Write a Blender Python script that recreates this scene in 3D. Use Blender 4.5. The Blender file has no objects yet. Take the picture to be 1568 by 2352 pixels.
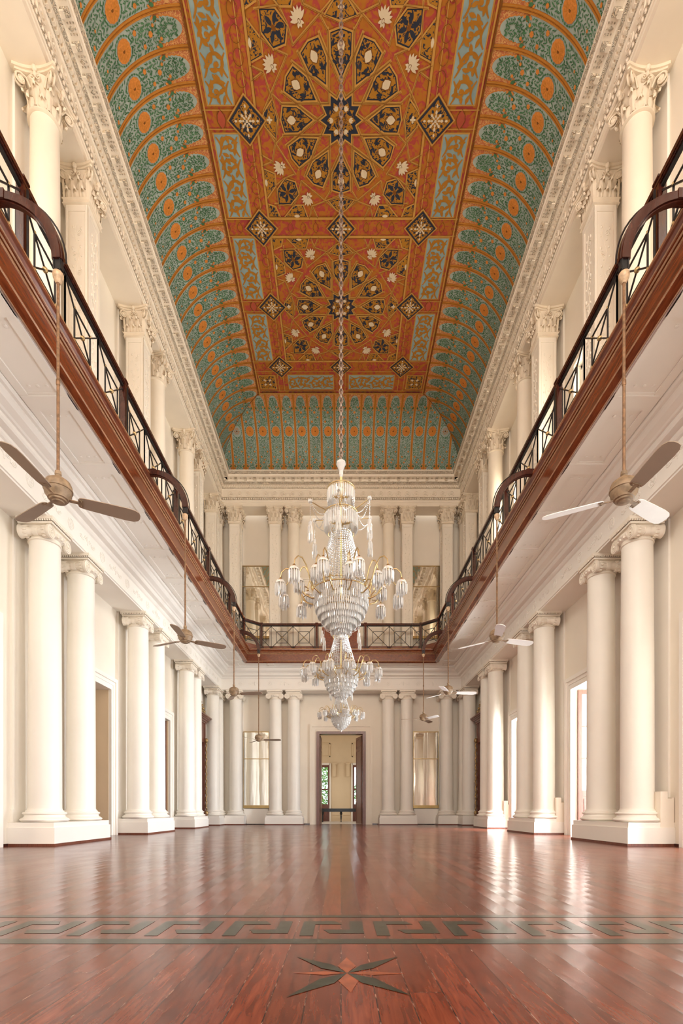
import bpy, bmesh, math, random
from math import pi, sin, cos, radians, sqrt, atan2, hypot
from mathutils import Vector, Matrix
random.seed(7)
S = bpy.context.scene
COL = S.collection

# ------------------------------------------------------------------ camera
cam_d = bpy.data.cameras.new('camera')
cam = bpy.data.objects.new('camera', cam_d); COL.objects.link(cam)
cam_d.sensor_fit = 'VERTICAL'; cam_d.sensor_height = 36.0; cam_d.sensor_width = 24.0
cam_d.lens = 1167 / 2352 * 36.0
cam_d.shift_y = (1861.5 - 1176) / 2352
cam_d.shift_x = 1 / 2352
cam_d.clip_start = 0.05; cam_d.clip_end = 300
cam.location = (0, 0, 0.6); cam.rotation_euler = (pi / 2, 0, 0)
S.camera = cam

# ------------------------------------------------------------------ colour management, sampling
S.view_settings.view_transform = 'Standard'
S.view_settings.look = 'None'
S.view_settings.gamma = 1.0
S.view_settings.use_curve_mapping = False
S.view_settings.exposure = 0.12
S.cycles.use_denoising = True
S.cycles.max_bounces = 9
S.cycles.diffuse_bounces = 6
S.cycles.glossy_bounces = 4
S.cycles.transmission_bounces = 6
S.cycles.transparent_max_bounces = 8
S.cycles.sample_clamp_indirect = 6.0
S.cycles.caustics_reflective = False
S.cycles.caustics_refractive = False
S.cycles.blur_glossy = 1.0

# ------------------------------------------------------------------ sky, daylight and added fill lamps
W = bpy.data.worlds.new('sky'); S.world = W; W.use_nodes = True
bg = W.node_tree.nodes['Background']
bg.inputs[0].default_value = (0.86, 0.93, 1.0, 1); bg.inputs[1].default_value = 3.2

YC = 7.27            # middle of the hall
def daylight(name, loc, rot, sx, sy, power, col, spread=180):
    L = bpy.data.lights.new(name, 'AREA'); L.shape = 'RECTANGLE'; L.size = sx; L.size_y = sy
    L.energy = power; L.color = col; L.spread = radians(spread)
    o = bpy.data.objects.new(name, L); COL.objects.link(o); o.location = loc; o.rotation_euler = rot
    return o
VER = (0.90, 0.95, 1.0); DAY = (1.0, 0.97, 0.92); SKYC = (0.93, 0.96, 1.0); WARM = (1.0, 0.90, 0.76)
BAYS = [-1.06, 3.06, 7.27, 11.54, 15.77]       # doors of the long sides, centres of the bays
for by in BAYS:      # right side: doors to the open veranda below, tall windows above
    daylight('veranda_daylight', (6.8, by - .08, 1.85), (0, pi / 2, 0), 3.4, 1.35, 300 if by < 8 else 500 if by < 15 else 950, VER)
    daylight('upper_window_daylight', (6.3, by, 9.4), (0, pi / 2, 0), 3.6, 1.4, 60 if by < 8 else 150 if by < 15 else 400, WARM)
for by in BAYS[:3]:
    daylight('upper_left_daylight', (-6.3, by, 9.4), (0, -pi / 2, 0), 3.6, 1.4, 60, DAY)
    daylight('side_room_fill', (-7.6, by - 1.5, 2.2), (0, -pi / 2, 0), 2.6, 1.5, 85, WARM)  # added warm fill for the left door jambs, no window behind it
for bx in (-3.2, 0, 3.2):   # added fill lamps behind the camera, in invented window openings
    daylight('rear_low_fill', (bx, -7.05, 2.3), (pi / 2, 0, 0), 2.2, 3.6, 65, DAY)
    daylight('rear_high_fill', (bx, -7.05, 9.9), (pi / 2, 0, 0), 2.2, 4.6, 470, WARM)

# ------------------------------------------------------------------ materials
def new_mat(name):
    m = bpy.data.materials.new(name); m.use_nodes = True
    nt = m.node_tree; b = nt.nodes['Principled BSDF']
    return m, nt, b
def N(nt, t, **kw):
    n = nt.nodes.new(t)
    for k, v in kw.items(): setattr(n, k, v)
    return n
def coords(nt, scale=(1, 1, 1), rot=(0, 0, 0)):
    g = N(nt, 'ShaderNodeNewGeometry'); mp = N(nt, 'ShaderNodeMapping')
    nt.links.new(g.outputs['Position'], mp.inputs['Vector'])
    mp.inputs['Scale'].default_value = scale; mp.inputs['Rotation'].default_value = rot
    return mp.outputs[0]
def objcoords(nt, scale=(1, 1, 1)):
    g = N(nt, 'ShaderNodeTexCoord'); mp = N(nt, 'ShaderNodeMapping')
    nt.links.new(g.outputs['Object'], mp.inputs['Vector']); mp.inputs['Scale'].default_value = scale
    return mp.outputs[0]
def noise(nt, vec, scale=5, detail=3, rough=.5, dist=0):
    n = N(nt, 'ShaderNodeTexNoise'); n.inputs['Scale'].default_value = scale; n.inputs['Detail'].default_value = detail
    n.inputs['Roughness'].default_value = rough; n.inputs['Distortion'].default_value = dist
    nt.links.new(vec, n.inputs['Vector']); return n.outputs['Fac']
def ramp(nt, fac, stops, interp='LINEAR'):
    r = N(nt, 'ShaderNodeValToRGB'); r.color_ramp.interpolation = interp
    e = r.color_ramp.elements
    while len(e) < len(stops): e.new(.5)
    for i, (p, c) in enumerate(stops):
        e[i].position = p; e[i].color = (*c, 1) if len(c) == 3 else c
    nt.links.new(fac, r.inputs[0]); return r.outputs[0]
def bump(nt, h, b, strength=.3, dist=.02):
    n = N(nt, 'ShaderNodeBump'); n.inputs['Strength'].default_value = strength; n.inputs['Distance'].default_value = dist
    nt.links.new(h, n.inputs['Height']); nt.links.new(n.outputs[0], b.inputs['Normal'])
def simple(name, c, rough=.6, metal=0, var=.06, vscale=3, bmp=0, bscale=40, spec=.4, coat=0, detail=3):
    m, nt, b = new_mat(name)
    v = coords(nt)
    f = noise(nt, v, vscale, detail)
    lo = tuple(max(0, x * (1 - var)) for x in c); hi = tuple(min(1, x * (1 + var)) for x in c)
    nt.links.new(ramp(nt, f, [(.3, lo), (.7, hi)]), b.inputs['Base Color'])
    b.inputs['Roughness'].default_value = rough; b.inputs['Metallic'].default_value = metal
    b.inputs['Specular IOR Level'].default_value = spec; b.inputs['Coat Weight'].default_value = coat
    b.inputs['Coat Roughness'].default_value = .12
    if bmp: bump(nt, noise(nt, v, bscale, 4), b, bmp, .01)
    return m
PLASTER = (0.83, 0.765, 0.66)
M = {}
M['plaster'] = simple('cream_plaster', PLASTER, .55, var=.025, vscale=1.2, bmp=.05, bscale=14, spec=.3)
M['shaft'] = simple('polished_chunam', (0.86, 0.82, 0.745), .42, var=.02, vscale=2, spec=.35)
M['shaft_cream'] = simple('cream_shaft_plaster', (0.83, 0.75, 0.625), .5, var=.03, vscale=2, spec=.3)
M['capital'] = simple('capital_plaster', (0.77, 0.67, 0.53), .6, var=.05, vscale=6, bmp=.2, bscale=30, spec=.25)
M['white_plaster'] = simple('white_plaster', (0.85, 0.81, 0.745), .55, var=.02, vscale=1.5, bmp=.04, bscale=20, spec=.3)
M['cornice'] = simple('moulded_plaster', (0.82, 0.735, 0.61), .6, var=.03, vscale=2, bmp=.06, bscale=30, spec=.25)
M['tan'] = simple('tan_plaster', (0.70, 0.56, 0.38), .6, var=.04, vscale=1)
def carved():
    m, nt, b = new_mat('carved_plaster')
    v = coords(nt)
    f1 = noise(nt, v, 11, 2, .5, 1.8)
    r1 = ramp(nt, f1, [(.40, (0, 0, 0)), (.5, (1, 1, 1)), (.60, (0, 0, 0))])
    vo = N(nt, 'ShaderNodeTexVoronoi', feature='SMOOTH_F1'); vo.inputs['Scale'].default_value = 16
    nt.links.new(v, vo.inputs['Vector'])
    mx = N(nt, 'ShaderNodeMix'); mx.data_type = 'FLOAT'; mx.inputs[0].default_value = .5
    nt.links.new(r1, mx.inputs[2]); nt.links.new(vo.outputs['Distance'], mx.inputs[3])
    nt.links.new(ramp(nt, mx.outputs[0], [(.12, (.60, .48, .34)), (.42, (.81, .715, .575))]), b.inputs['Base Color']); b.inputs['Roughness'].default_value = .6  # shade painted into the colour: recesses of the relief are darker
    b.inputs['Specular IOR Level'].default_value = .25
    bump(nt, mx.outputs[0], b, 1.0, .055)
    return m
M['carved'] = carved()
def floor_mat():
    m, nt, b = new_mat('oiled_red_floorboards')
    g = N(nt, 'ShaderNodeNewGeometry'); sp = N(nt, 'ShaderNodeSeparateXYZ'); nt.links.new(g.outputs['Position'], sp.inputs[0])
    def math_(op, a, bb=None, c=None):
        n = N(nt, 'ShaderNodeMath', operation=op)
        for i, x in enumerate((a, bb, c)):
            if x is None: continue
            if isinstance(x, (int, float)): n.inputs[i].default_value = x
            else: nt.links.new(x, n.inputs[i])
        return n.outputs[0]
    WD = .112
    u = math_('DIVIDE', sp.outputs[0], WD)
    pid = math_('FLOOR', u)
    fr = math_('FRACT', u)
    edge = math_('MINIMUM', fr, math_('SUBTRACT', 1, fr))
    gap = math_('LESS_THAN', edge, .017)
    wn = N(nt, 'ShaderNodeTexWhiteNoise'); wn.noise_dimensions = '1D'; nt.links.new(pid, wn.inputs['W'])
    # butt joints: each board row broken every 3 m at its own offset
    yy = math_('ADD', math_('DIVIDE', sp.outputs[1], 3.1), math_('MULTIPLY', wn.outputs['Value'], 7.3))
    fy = math_('FRACT', yy)
    bj = math_('LESS_THAN', fy, .0012)
    gapa = math_('MAXIMUM', gap, bj)
    wn2 = N(nt, 'ShaderNodeTexWhiteNoise'); wn2.noise_dimensions = '2D'
    cb = N(nt, 'ShaderNodeCombineXYZ'); nt.links.new(pid, cb.inputs[0]); nt.links.new(math_('FLOOR', yy), cb.inputs[1])
    nt.links.new(cb.outputs[0], wn2.inputs['Vector'])
    vec = coords(nt, (16, 1.5, 16))
    add = N(nt, 'ShaderNodeVectorMath', operation='ADD'); nt.links.new(vec, add.inputs[0]); nt.links.new(wn2.outputs['Color'], add.inputs[1])
    gn = noise(nt, add.outputs[0], 3.2, 5, .55, .7)
    c1 = ramp(nt, gn, [(.28, (.062, .0100, .0040)), (.5, (.142, .0265, .0102)), (.74, (.205, .045, .018))])
    hs = N(nt, 'ShaderNodeHueSaturation'); nt.links.new(c1, hs.inputs['Color'])
    nt.links.new(math_('ADD', .72, math_('MULTIPLY', wn2.outputs['Value'], .58)), hs.inputs['Value'])
    dust = noise(nt, coords(nt, (30, 6, 30)), 3, 3)
    gc = ramp(nt, dust, [(.52, (.018, .005, .003)), (.64, (.30, .17, .12))])
    mx = N(nt, 'ShaderNodeMix'); mx.data_type = 'RGBA'
    nt.links.new(gapa, mx.inputs[0]); nt.links.new(hs.outputs[0], mx.inputs[6]); nt.links.new(gc, mx.inputs[7])
    nt.links.new(mx.outputs[2], b.inputs['Base Color'])
    rr = noise(nt, coords(nt, (2.2, 1.1, 1)), 1.6, 4)
    rn = N(nt, 'ShaderNodeMapRange'); rn.inputs[3].default_value = .14; rn.inputs[4].default_value = .25
    nt.links.new(rr, rn.inputs[0]); nt.links.new(rn.outputs[0], b.inputs['Roughness'])
    b.inputs['Specular IOR Level'].default_value = .48
    cup = math_('MULTIPLY', math_('POWER', math_('ABSOLUTE', math_('SUBTRACT', fr, .5)), 2.0), 1.1)
    wob = noise(nt, coords(nt, (3.5, 1.3, 1)), 2.2, 3)
    h = math_('ADD', math_('MULTIPLY', wob, .9), math_('ADD', cup, math_('MULTIPLY', gn, .07)))
    h = math_('SUBTRACT', h, math_('MULTIPLY', gapa, .5))
    bump(nt, h, b, .20, .010)
    return m
M['floor'] = floor_mat()
M['inlay'] = simple('dark_green_inlay', (.022, .025, .014), .22, var=.35, vscale=9, bmp=.1, bscale=10, spec=.42)
M['inlay_red'] = simple('light_red_inlay', (.26, .062, .022), .22, var=.25, vscale=12, spec=.42)
def wood(name, dark, light, rough=.25, axis=(1, 1, 1), coat=.3):
    m, nt, b = new_mat(name)
    v = coords(nt, axis)
    f = noise(nt, v, 4, 6, .6, 1.0)
    nt.links.new(ramp(nt, f, [(.3, dark), (.7, light)]), b.inputs['Base Color'])
    b.inputs['Roughness'].default_value = rough; b.inputs['Coat Weight'].default_value = coat; b.inputs['Coat Roughness'].default_value = .15
    bump(nt, f, b, .12, .01)
    return m
M['wood'] = wood('mahogany_gallery', (.080, .016, .005), (.235, .055, .0155), axis=(3, .6, 6))
M['wood_dark'] = wood('dark_mahogany', (.028, .007, .005), (.075, .018, .010), axis=(5, 5, 1.2), rough=.2)
M['wood_edge'] = wood('worn_wood_edge', (.26, .12, .05), (.50, .28, .14), axis=(6, 2, 6), rough=.4)
M['door_wood'] = wood('teak_door', (.10, .028, .014), (.20, .062, .034), axis=(8, 8, 1), rough=.35, coat=.15)
M['pink_wood'] = wood('faded_teak', (.30, .13, .08), (.45, .22, .14), axis=(8, 8, 1), rough=.4, coat=.1)
M['iron'] = simple('black_iron', (.022, .02, .02), .4, .3, var=.2, vscale=20)
M['brass'] = simple('brass', (.62, .47, .24), .32, 1.0, var=.12, vscale=9)
M['gilt'] = simple('gilded_wood', (.40, .27, .12), .4, .55, var=.3, vscale=25, bmp=.4, bscale=40)
M['gold_frame'] = simple('gold_strip', (.42, .29, .12), .35, .7, var=.15)
M['fan_paint'] = simple('aged_fan_paint', (.27, .185, .11), .5, var=.3, vscale=16, bmp=.1)
M['fan_blade'] = simple('fan_blade_paint', (.33, .25, .18), .55, var=.05, vscale=4)
M['fan_white'] = simple('white_fan_blade', (.86, .85, .82), .4, var=.03, vscale=5)  # whiter colour for some blades of the right-hand fans
M['rod'] = simple('rusty_rod', (.22, .12, .06), .5, .2, var=.35, vscale=30, bmp=.3)
M['porcelain'] = simple('dirty_porcelain', (.52, .36, .22), .35, var=.3, vscale=30)
M['yellow'] = simple('yellow_tape', (.75, .55, .05), .5)
M['chain'] = simple('aged_chain', (.24, .18, .14), .4, .5, var=.3, vscale=20)
def crystal():
    m, nt, b = new_mat('cut_crystal')
    b.inputs['Base Color'].default_value = (1, .985, .95, 1); b.inputs['Roughness'].default_value = .03
    b.inputs['IOR'].default_value = 1.52; b.inputs['Transmission Weight'].default_value = .42
    b.inputs['Specular IOR Level'].default_value = .9
    return m
M['crystal'] = crystal()
def glass():
    m, nt, b = new_mat('window_glass')
    b.inputs['Base Color'].default_value = (.95, .99, 1, 1); b.inputs['Roughness'].default_value = 0.02
    b.inputs['IOR'].default_value = 1.1; b.inputs['Transmission Weight'].default_value = 1
    return m
M['glass'] = glass()
m, nt, b = new_mat('mirror_silvering'); M['mirror'] = m
b.inputs['Base Color'].default_value = (.93, .90, .83, 1); b.inputs['Metallic'].default_value = 1; b.inputs['Roughness'].default_value = .03
bump(nt, noise(nt, coords(nt, (1.4, 1, .25)), 2.0, 2), b, .10, .02)
m, nt, b = new_mat('dark_mirror'); M['dark_mirror'] = m
b.inputs['Base Color'].default_value = (.45, .47, .47, 1); b.inputs['Metallic'].default_value = 1; b.inputs['Roughness'].default_value = .05
# painted ceiling
M['c_red'] = simple('ceiling_red_paint', (.40, .105, .028), .75, var=.0)
def redpaint():
    m, nt, b = new_mat('ceiling_red_and_pink_paint')
    f = noise(nt, coords(nt), 6.5, 2, .5, 1.6)
    nt.links.new(ramp(nt, f, [(.44, (.41, .150, .022)), (.52, (.43, .112, .030)), (.58, (.39, .062, .050))]), b.inputs['Base Color'])
    b.inputs['Roughness'].default_value = .8; b.inputs['Specular IOR Level'].default_value = .15
    return m
M['c_red'] = redpaint()
def arabesque(name, c1, c2, scale, w=.10, dist=1.4):
    m, nt, b = new_mat(name)
    f = noise(nt, coords(nt), scale, 1.5, .4, dist)
    nt.links.new(ramp(nt, f, [(.5 - w, c1), (.5 - w + .015, c2), (.5 + w - .015, c2), (.5 + w, c1)], 'LINEAR'), b.inputs['Base Color'])
    b.inputs['Roughness'].default_value = .8; b.inputs['Specular IOR Level'].default_value = .15
    return m
M['c_arab'] = arabesque('ceiling_gold_arabesque', (.030, .034, .05), (.40, .18, .022), 9.5, .115)
M['c_spandrel'] = arabesque('ceiling_spandrel_paint', (.50, .16, .065), (.66, .36, .13), 16, .07)
def flat(name, c, var=.06, vs=4):
    return simple(name, c, .8, var=var, vscale=vs, spec=.15)
M['c_gold'] = flat('ceiling_gold_line', (.52, .275, .065))
M['c_navy'] = flat('ceiling_navy', (.028, .034, .052))
M['c_white'] = flat('ceiling_cream_flower', (.66, .55, .38))
M['c_ochre'] = flat('ceiling_ochre', (.40, .17, .02))
M['c_orange'] = flat('ceiling_orange_rib', (.54, .205, .03), .12, 5)
M['c_orange2'] = flat('ceiling_rosette', (.60, .22, .045), .15, 30)
M['c_blue'] = flat('ceiling_blue_grey', (.35, .41, .365), .12, 2)
M['c_blue2'] = flat('ceiling_panel_blue', (.27, .37, .37), .12, 3)
M['c_green'] = flat('ceiling_leaf_green', (.065, .17, .075), .3, 6)
M['c_line'] = flat('ceiling_dark_line', (.20, .075, .015))
M['c_pink'] = flat('ceiling_pink', (.41, .085, .045), .1, 5)
M['leaf'] = simple('tree_leaves', (.12, .28, .05), .6, var=.5, vscale=2)
M['bark'] = simple('tree_bark', (.12, .08, .05), .8, var=.3, vscale=6)
M['black_wood'] = simple('ebonised_wood', (.012, .014, .016), .3, var=.2, vscale=10)
M['stone'] = simple('pale_terrace_stone', (.62, .56, .48), .5, var=.08, vscale=2)
M['ground'] = simple('garden_ground', (.22, .26, .10), .9, var=.3, vscale=.6)

# ------------------------------------------------------------------ mesh helpers
class MB:
    def __init__(s): s.v = []; s.f = []; s.m = []
    def add(s, vs, fs, mi=0, fn=None):
        o = len(s.v)
        s.v.extend([fn(*p) for p in vs] if fn else [tuple(p) for p in vs])
        s.f.extend([tuple(i + o for i in f) for f in fs]); s.m.extend([mi] * len(fs))
    def box(s, x0, x1, y0, y1, z0, z1, mi=0, fn=None):
        vs = [(x, y, z) for x in (x0, x1) for y in (y0, y1) for z in (z0, z1)]
        s.add(vs, [(0, 1, 3, 2), (4, 6, 7, 5), (0, 4, 5, 1), (2, 3, 7, 6), (0, 2, 6, 4), (1, 5, 7, 3)], mi, fn)
    def lathe(s, prof, n=32, mi=0, fn=None, c=(0, 0), cap=True, sq=None):
        vs = []; fs = []
        for r, z in prof:
            for k in range(n):
                a = 2 * pi * (k + .5) / n
                if sq:      # square section
                    a = pi / 4 + pi / 2 * k; vs.append((c[0] + r * sqrt(2) * cos(a), c[1] + r * sqrt(2) * sin(a), z))
                else: vs.append((c[0] + r * cos(a), c[1] + r * sin(a), z))
        for i in range(len(prof) - 1):
            for k in range(n):
                k2 = (k + 1) % n
                fs.append((i * n + k, i * n + k2, (i + 1) * n + k2, (i + 1) * n + k))
        if cap:
            fs.append(tuple(reversed(range(n)))); fs.append(tuple((len(prof) - 1) * n + k for k in range(n)))
        s.add(vs, fs, mi, fn)
    def tube(s, pts, r, n=6, mi=0, fn=None, cap=True):
        P = [Vector(p) for p in pts]; vs = []; fs = []; up = None
        for i, p in enumerate(P):
            t = (P[min(i + 1, len(P) - 1)] - P[max(i - 1, 0)]).normalized()
            if up is None:
                up = Vector((0, 0, 1)) if abs(t.z) < .9 else Vector((1, 0, 0))
            a = t.cross(up)
            if a.length < 1e-5: a = t.orthogonal()
            a.normalize(); b_ = a.cross(t).normalized(); up = b_
            rr = r[i] if isinstance(r, (list, tuple)) else r
            for k in range(n):
                q = p + a * rr * cos(2 * pi * (k + .5) / n) + b_ * rr * sin(2 * pi * (k + .5) / n)
                vs.append(tuple(q))
        for i in range(len(P) - 1):
            for k in range(n):
                k2 = (k + 1) % n; fs.append((i * n + k, (i + 1) * n + k, (i + 1) * n + k2, i * n + k2))
        if cap:
            fs.append(tuple(range(n))); fs.append(tuple(reversed([(len(P) - 1) * n + k for k in range(n)])))
        s.add(vs, fs, mi, fn)
    def bar(s, p, q, w, d, mi=0, fn=None):
        P, Q = Vector(p), Vector(q); t = (Q - P).normalized()
        up = Vector((0, 0, 1)) if abs(t.z) < .95 else Vector((0, 1, 0))
        a = t.cross(up).normalized() * d / 2; b_ = a.normalized().cross(t) * w / 2
        vs = [tuple(x + sa * a + sb * b_) for x in (P, Q) for sa, sb in ((-1, -1), (1, -1), (1, 1), (-1, 1))]
        s.add(vs, [(0, 3, 2, 1), (4, 5, 6, 7), (0, 1, 5, 4), (1, 2, 6, 5), (2, 3, 7, 6), (3, 0, 4, 7)], mi, fn)
    def sphere(s, c, r, n=8, m_=6, mi=0, sc=(1, 1, 1), fn=None):
        vs = [(c[0], c[1], c[2] - r * sc[2])]; fs = []
        for i in range(1, m_):
            th = -pi / 2 + pi * i / m_
            for k in range(n):
                a = 2 * pi * k / n
                vs.append((c[0] + r * sc[0] * cos(th) * cos(a), c[1] + r * sc[1] * cos(th) * sin(a), c[2] + r * sc[2] * sin(th)))
        vs.append((c[0], c[1], c[2] + r * sc[2])); L = len(vs) - 1
        for k in range(n):
            k2 = (k + 1) % n
            fs.append((0, 1 + k2, 1 + k)); fs.append((L, L - n + k, L - n + k2))
            for i in range(m_ - 2):
                a = 1 + i * n; fs.append((a + k, a + k2, a + n + k2, a + n + k))
        s.add(vs, fs, mi, fn)
    def build(s, name, mats, parent=None, smooth=None, loc=None):
        me = bpy.data.meshes.new(name)
        me.from_pydata(s.v, [], s.f)
        if not isinstance(mats, (list, tuple)): mats = [mats]
        for m_ in mats: me.materials.append(M[m_] if isinstance(m_, str) else m_)
        me.polygons.foreach_set('material_index', s.m)
        if smooth is not None:
            me.polygons.foreach_set('use_smooth', [True] * len(s.f))
            me.set_sharp_from_angle(angle=radians(smooth))
        me.update()
        o = bpy.data.objects.new(name, me); COL.objects.link(o)
        if parent: o.parent = parent
        if loc: o.location = loc
        return o
def struct(o): o['kind'] = 'structure'; return o
def tag(o, label, cat, group=None):
    o['label'] = label; o['category'] = cat
    if group: o['group'] = group
    return o
def empty(name, loc=(0, 0, 0), rz=0):
    o = bpy.data.objects.new(name, None); COL.objects.link(o); o.location = loc; o.rotation_euler = (0, 0, rz)
    o.empty_display_size = .2
    return o
def dup(o, parent=None):
    c = o.copy(); COL.objects.link(c)
    if parent: c.parent = parent
    for ch in list(o.children): dup(ch, c)
    return c
# loop of a (p, h) profile round the inside of the hall; p = how far it stands out into the room
def rect_loop(mb, prof, xa, ya, yb, mis=None, wrap=True):
    vs = []; fs = []
    for p, h in prof:
        vs += [(-(xa - p), yb + p, h), (-(xa - p), ya - p, h), (xa - p, ya - p, h), (xa - p, yb + p, h)]
    for i in range(len(prof) - 1):
        for k in range(4 if wrap else 3):
            k2 = (k + 1) % 4
            mb.add([vs[4 * i + k], vs[4 * i + k2], vs[4 * i + 4 + k2], vs[4 * i + 4 + k]], [(0, 1, 2, 3)], mis[i] if mis else 0)
XA, YA, YB = 4.95, 21.0, -6.46      # faces of the colonnade entablature
XW, YW, YWB = 5.6, 21.72, -7.1      # wall planes
XC = 5.175; YCOL = 21.27            # column lines
# thin window glass that lets daylight straight through
m, nt, b = new_mat('thin_window_glass'); M['glass'] = m
tr = N(nt, 'ShaderNodeBsdfTransparent'); gl = N(nt, 'ShaderNodeBsdfGlossy'); mxs = N(nt, 'ShaderNodeMixShader')
gl.inputs['Roughness'].default_value = .02; mxs.inputs[0].default_value = .07
nt.links.new(tr.outputs[0], mxs.inputs[1]); nt.links.new(gl.outputs[0], mxs.inputs[2])
nt.links.new(mxs.outputs[0], nt.nodes['Material Output'].inputs['Surface'])

# ------------------------------------------------------------------ floor with its inlays
mb = MB()
mb.add([(-6.1, -7.6, 0), (6.1, -7.6, 0), (6.1, 22.25, 0), (-6.1, 22.25, 0)], [(0, 1, 2, 3)], 0)
def fpoly(pts, mi, z=.0012): mb.add([(x, y, z) for x, y in pts], [tuple(range(len(pts)))], mi)
fpoly([(-5.6, 2.284), (5.6, 2.284), (5.6, 2.37), (-5.6, 2.37)], 1)
fpoly([(-5.6, 2.845), (5.6, 2.845), (5.6, 2.905), (-5.6, 2.905)], 1)
for k in range(-14, 15):
    ox = k * .372
    fpoly([(ox - .200, 2.43), (ox - .135, 2.43), (ox - .135, 2.75), (ox - .200, 2.75)], 1)
    fpoly([(ox - .135, 2.672), (ox + .005, 2.672), (ox - .03, 2.75), (ox - .135, 2.75)], 1)
    fpoly([(ox + .045, 2.475), (ox + .112, 2.475), (ox + .112, 2.75), (ox + .045, 2.75)], 1)
    fpoly([(ox - .055, 2.475), (ox + .045, 2.475), (ox + .045, 2.555), (ox - .09, 2.555)], 1)
cx, cy = .022, 1.872
for dx, dy, mi, w in ((-.205, .212, 1, .03), (.215, .212, 1, .03), (-.20, -.245, 1, .034), (.205, -.228, 1, .034),
                      (-.20, 0, 2, .022), (.215, -.005, 2, .022), (.0, .20, 2, .036), (.01, -.20, 2, .036)):
    L = hypot(dx, dy); nx, ny = -dy / L * w, dx / L * w; q = .36 if mi == 1 else .42
    fpoly([(cx, cy), (cx + dx * q - nx, cy + dy * q - ny), (cx + dx, cy + dy), (cx + dx * q + nx, cy + dy * q + ny)], mi,
          .0018 if mi == 1 else .0012)
struct(mb.build('floor', ['floor', 'inlay', 'inlay_red']))

# ------------------------------------------------------------------ walls
def wall_grid(name, x0, x1, y0, y1, z0, z1, ops, along, mat='plaster', extra=None):
    mb = MB(); lo, hi = (y0, y1) if along == 'y' else (x0, x1)
    us = sorted({lo, hi, *[o[0] for o in ops], *[o[1] for o in ops]})
    for a, c in zip(us, us[1:]):
        segs = [(z0, z1)]
        for o in ops:
            if o[0] <= a and o[1] >= c:
                ns = []
                for s0, s1 in segs:
                    if o[2] > s0: ns.append((s0, min(s1, o[2])))
                    if o[3] < s1: ns.append((max(s0, o[3]), s1))
                segs = [q for q in ns if q[1] > q[0]]
        for s0, s1 in segs:
            if along == 'y': mb.box(x0, x1, a, c, s0, s1)
            else: mb.box(a, c, y0, y1, s0, s1)
    if extra: extra(mb)
    return struct(mb.build(name, [mat, 'white_plaster']))
HD = 3.52
side_ops = [(by - .73, by + .73, 0, HD) for by in BAYS]
up_ops = [(by - .7, by + .7, 7.3, 11.3) for by in BAYS]
def pilasters(sx):
    def f(mb):      # shallow wall responds behind every column
        for y in (8.885, 10.12, 12.95, 14.17, 17.03, 17.92, 20.54):
            a, c = sorted((sx * (XW - .035), sx * XW))
            mb.box(a, c, y - .24, y + .24, .4, 5.57, 1); mb.box(a, c, y - .22, y + .22, 6.9, 13.17, 1) if False else mb.box(*sorted((sx * (XW - .04), sx * XW)), y - .22, y + .22, 6.9, 13.17, 1)
            a, c = sorted((sx * (XW - .04), sx * XW)); mb.box(a, c, y - .28, y + .28, .4, .62, 1)
    return f
wall_grid('wall_left', -6.1, -XW, -7.6, 22.3, 0, 14.5, side_ops + up_ops[:3], 'y', extra=pilasters(-1))
wall_grid('wall_right', XW, 6.1, -7.6, 22.3, 0, 14.5, side_ops + up_ops, 'y', extra=pilasters(1))
def endpil(mb):
    for x in (4.41, 2.745, 1.99):
        for s in (-1, 1):
            mb.box(s * x - .24, s * x + .24, YW - .035, YW, .4, 5.57, 1); mb.box(s * x - .22, s * x + .22, YW - .035, YW, 6.9, 13.17, 1)
    for s in (-1, 1):    # dado under the low mirrors
        a, c = sorted((s * 3.10, s * 4.12)); mb.box(a, c, YW - .16, YW, .03, .66, 1)
        for q in (s * 3.0,): pass
wall_grid('wall_end', -6.1, 6.1, YW, 22.3, 0, 14.5, [(-1.0, 1.0, 0, 3.93)], 'x', extra=endpil)
wall_grid('wall_rear', -6.1, 6.1, -7.6, YWB, 0, 14.5,
          [(bx - 1.1, bx + 1.1, .5, 4.1) for bx in (-3.2, 0, 3.2)] + [(bx - 1.1, bx + 1.1, 7.6, 12.2) for bx in (-3.2, 0, 3.2)], 'x')  # openings invented to hold the rear fill lamps
# the rooms beyond the left doors
mb = MB()
mb.box(-8.7, -8.5, -7.6, 22.3, 0, 4.6); mb.box(-8.7, -6.1, -7.8, -7.6, 0, 4.6); mb.box(-8.7, -6.1, 22.1, 22.3, 0, 4.6); mb.box(-8.7, -6.1, -7.6, 22.3, 4.6, 4.7)
struct(mb.build('wall_side_room', ['tan']))
mb = MB(); mb.box(-8.7, -6.1, -7.6, 22.3, -.1, 0); struct(mb.build('floor_side_room', ['floor']))
# red-brown skirting at the foot of the walls
mb = MB()
for sx in (-1, 1):
    a, c = sorted((sx * (XW - .03), sx * XW))
    edges = [-7.1] + [e for by in BAYS for e in (by - 1.07, by + 1.07)] + [YW]
    for e0, e1 in zip(edges[0::2], edges[1::2]): mb.box(a, c, e0, e1, 0, .045)
for x0, x1 in ((-5.57, -1.34), (1.34, 5.57)): mb.box(x0, x1, YW - .03, YW, 0, .045)
struct(mb.build('baseboard_all', ['wood_dark']))

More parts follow.
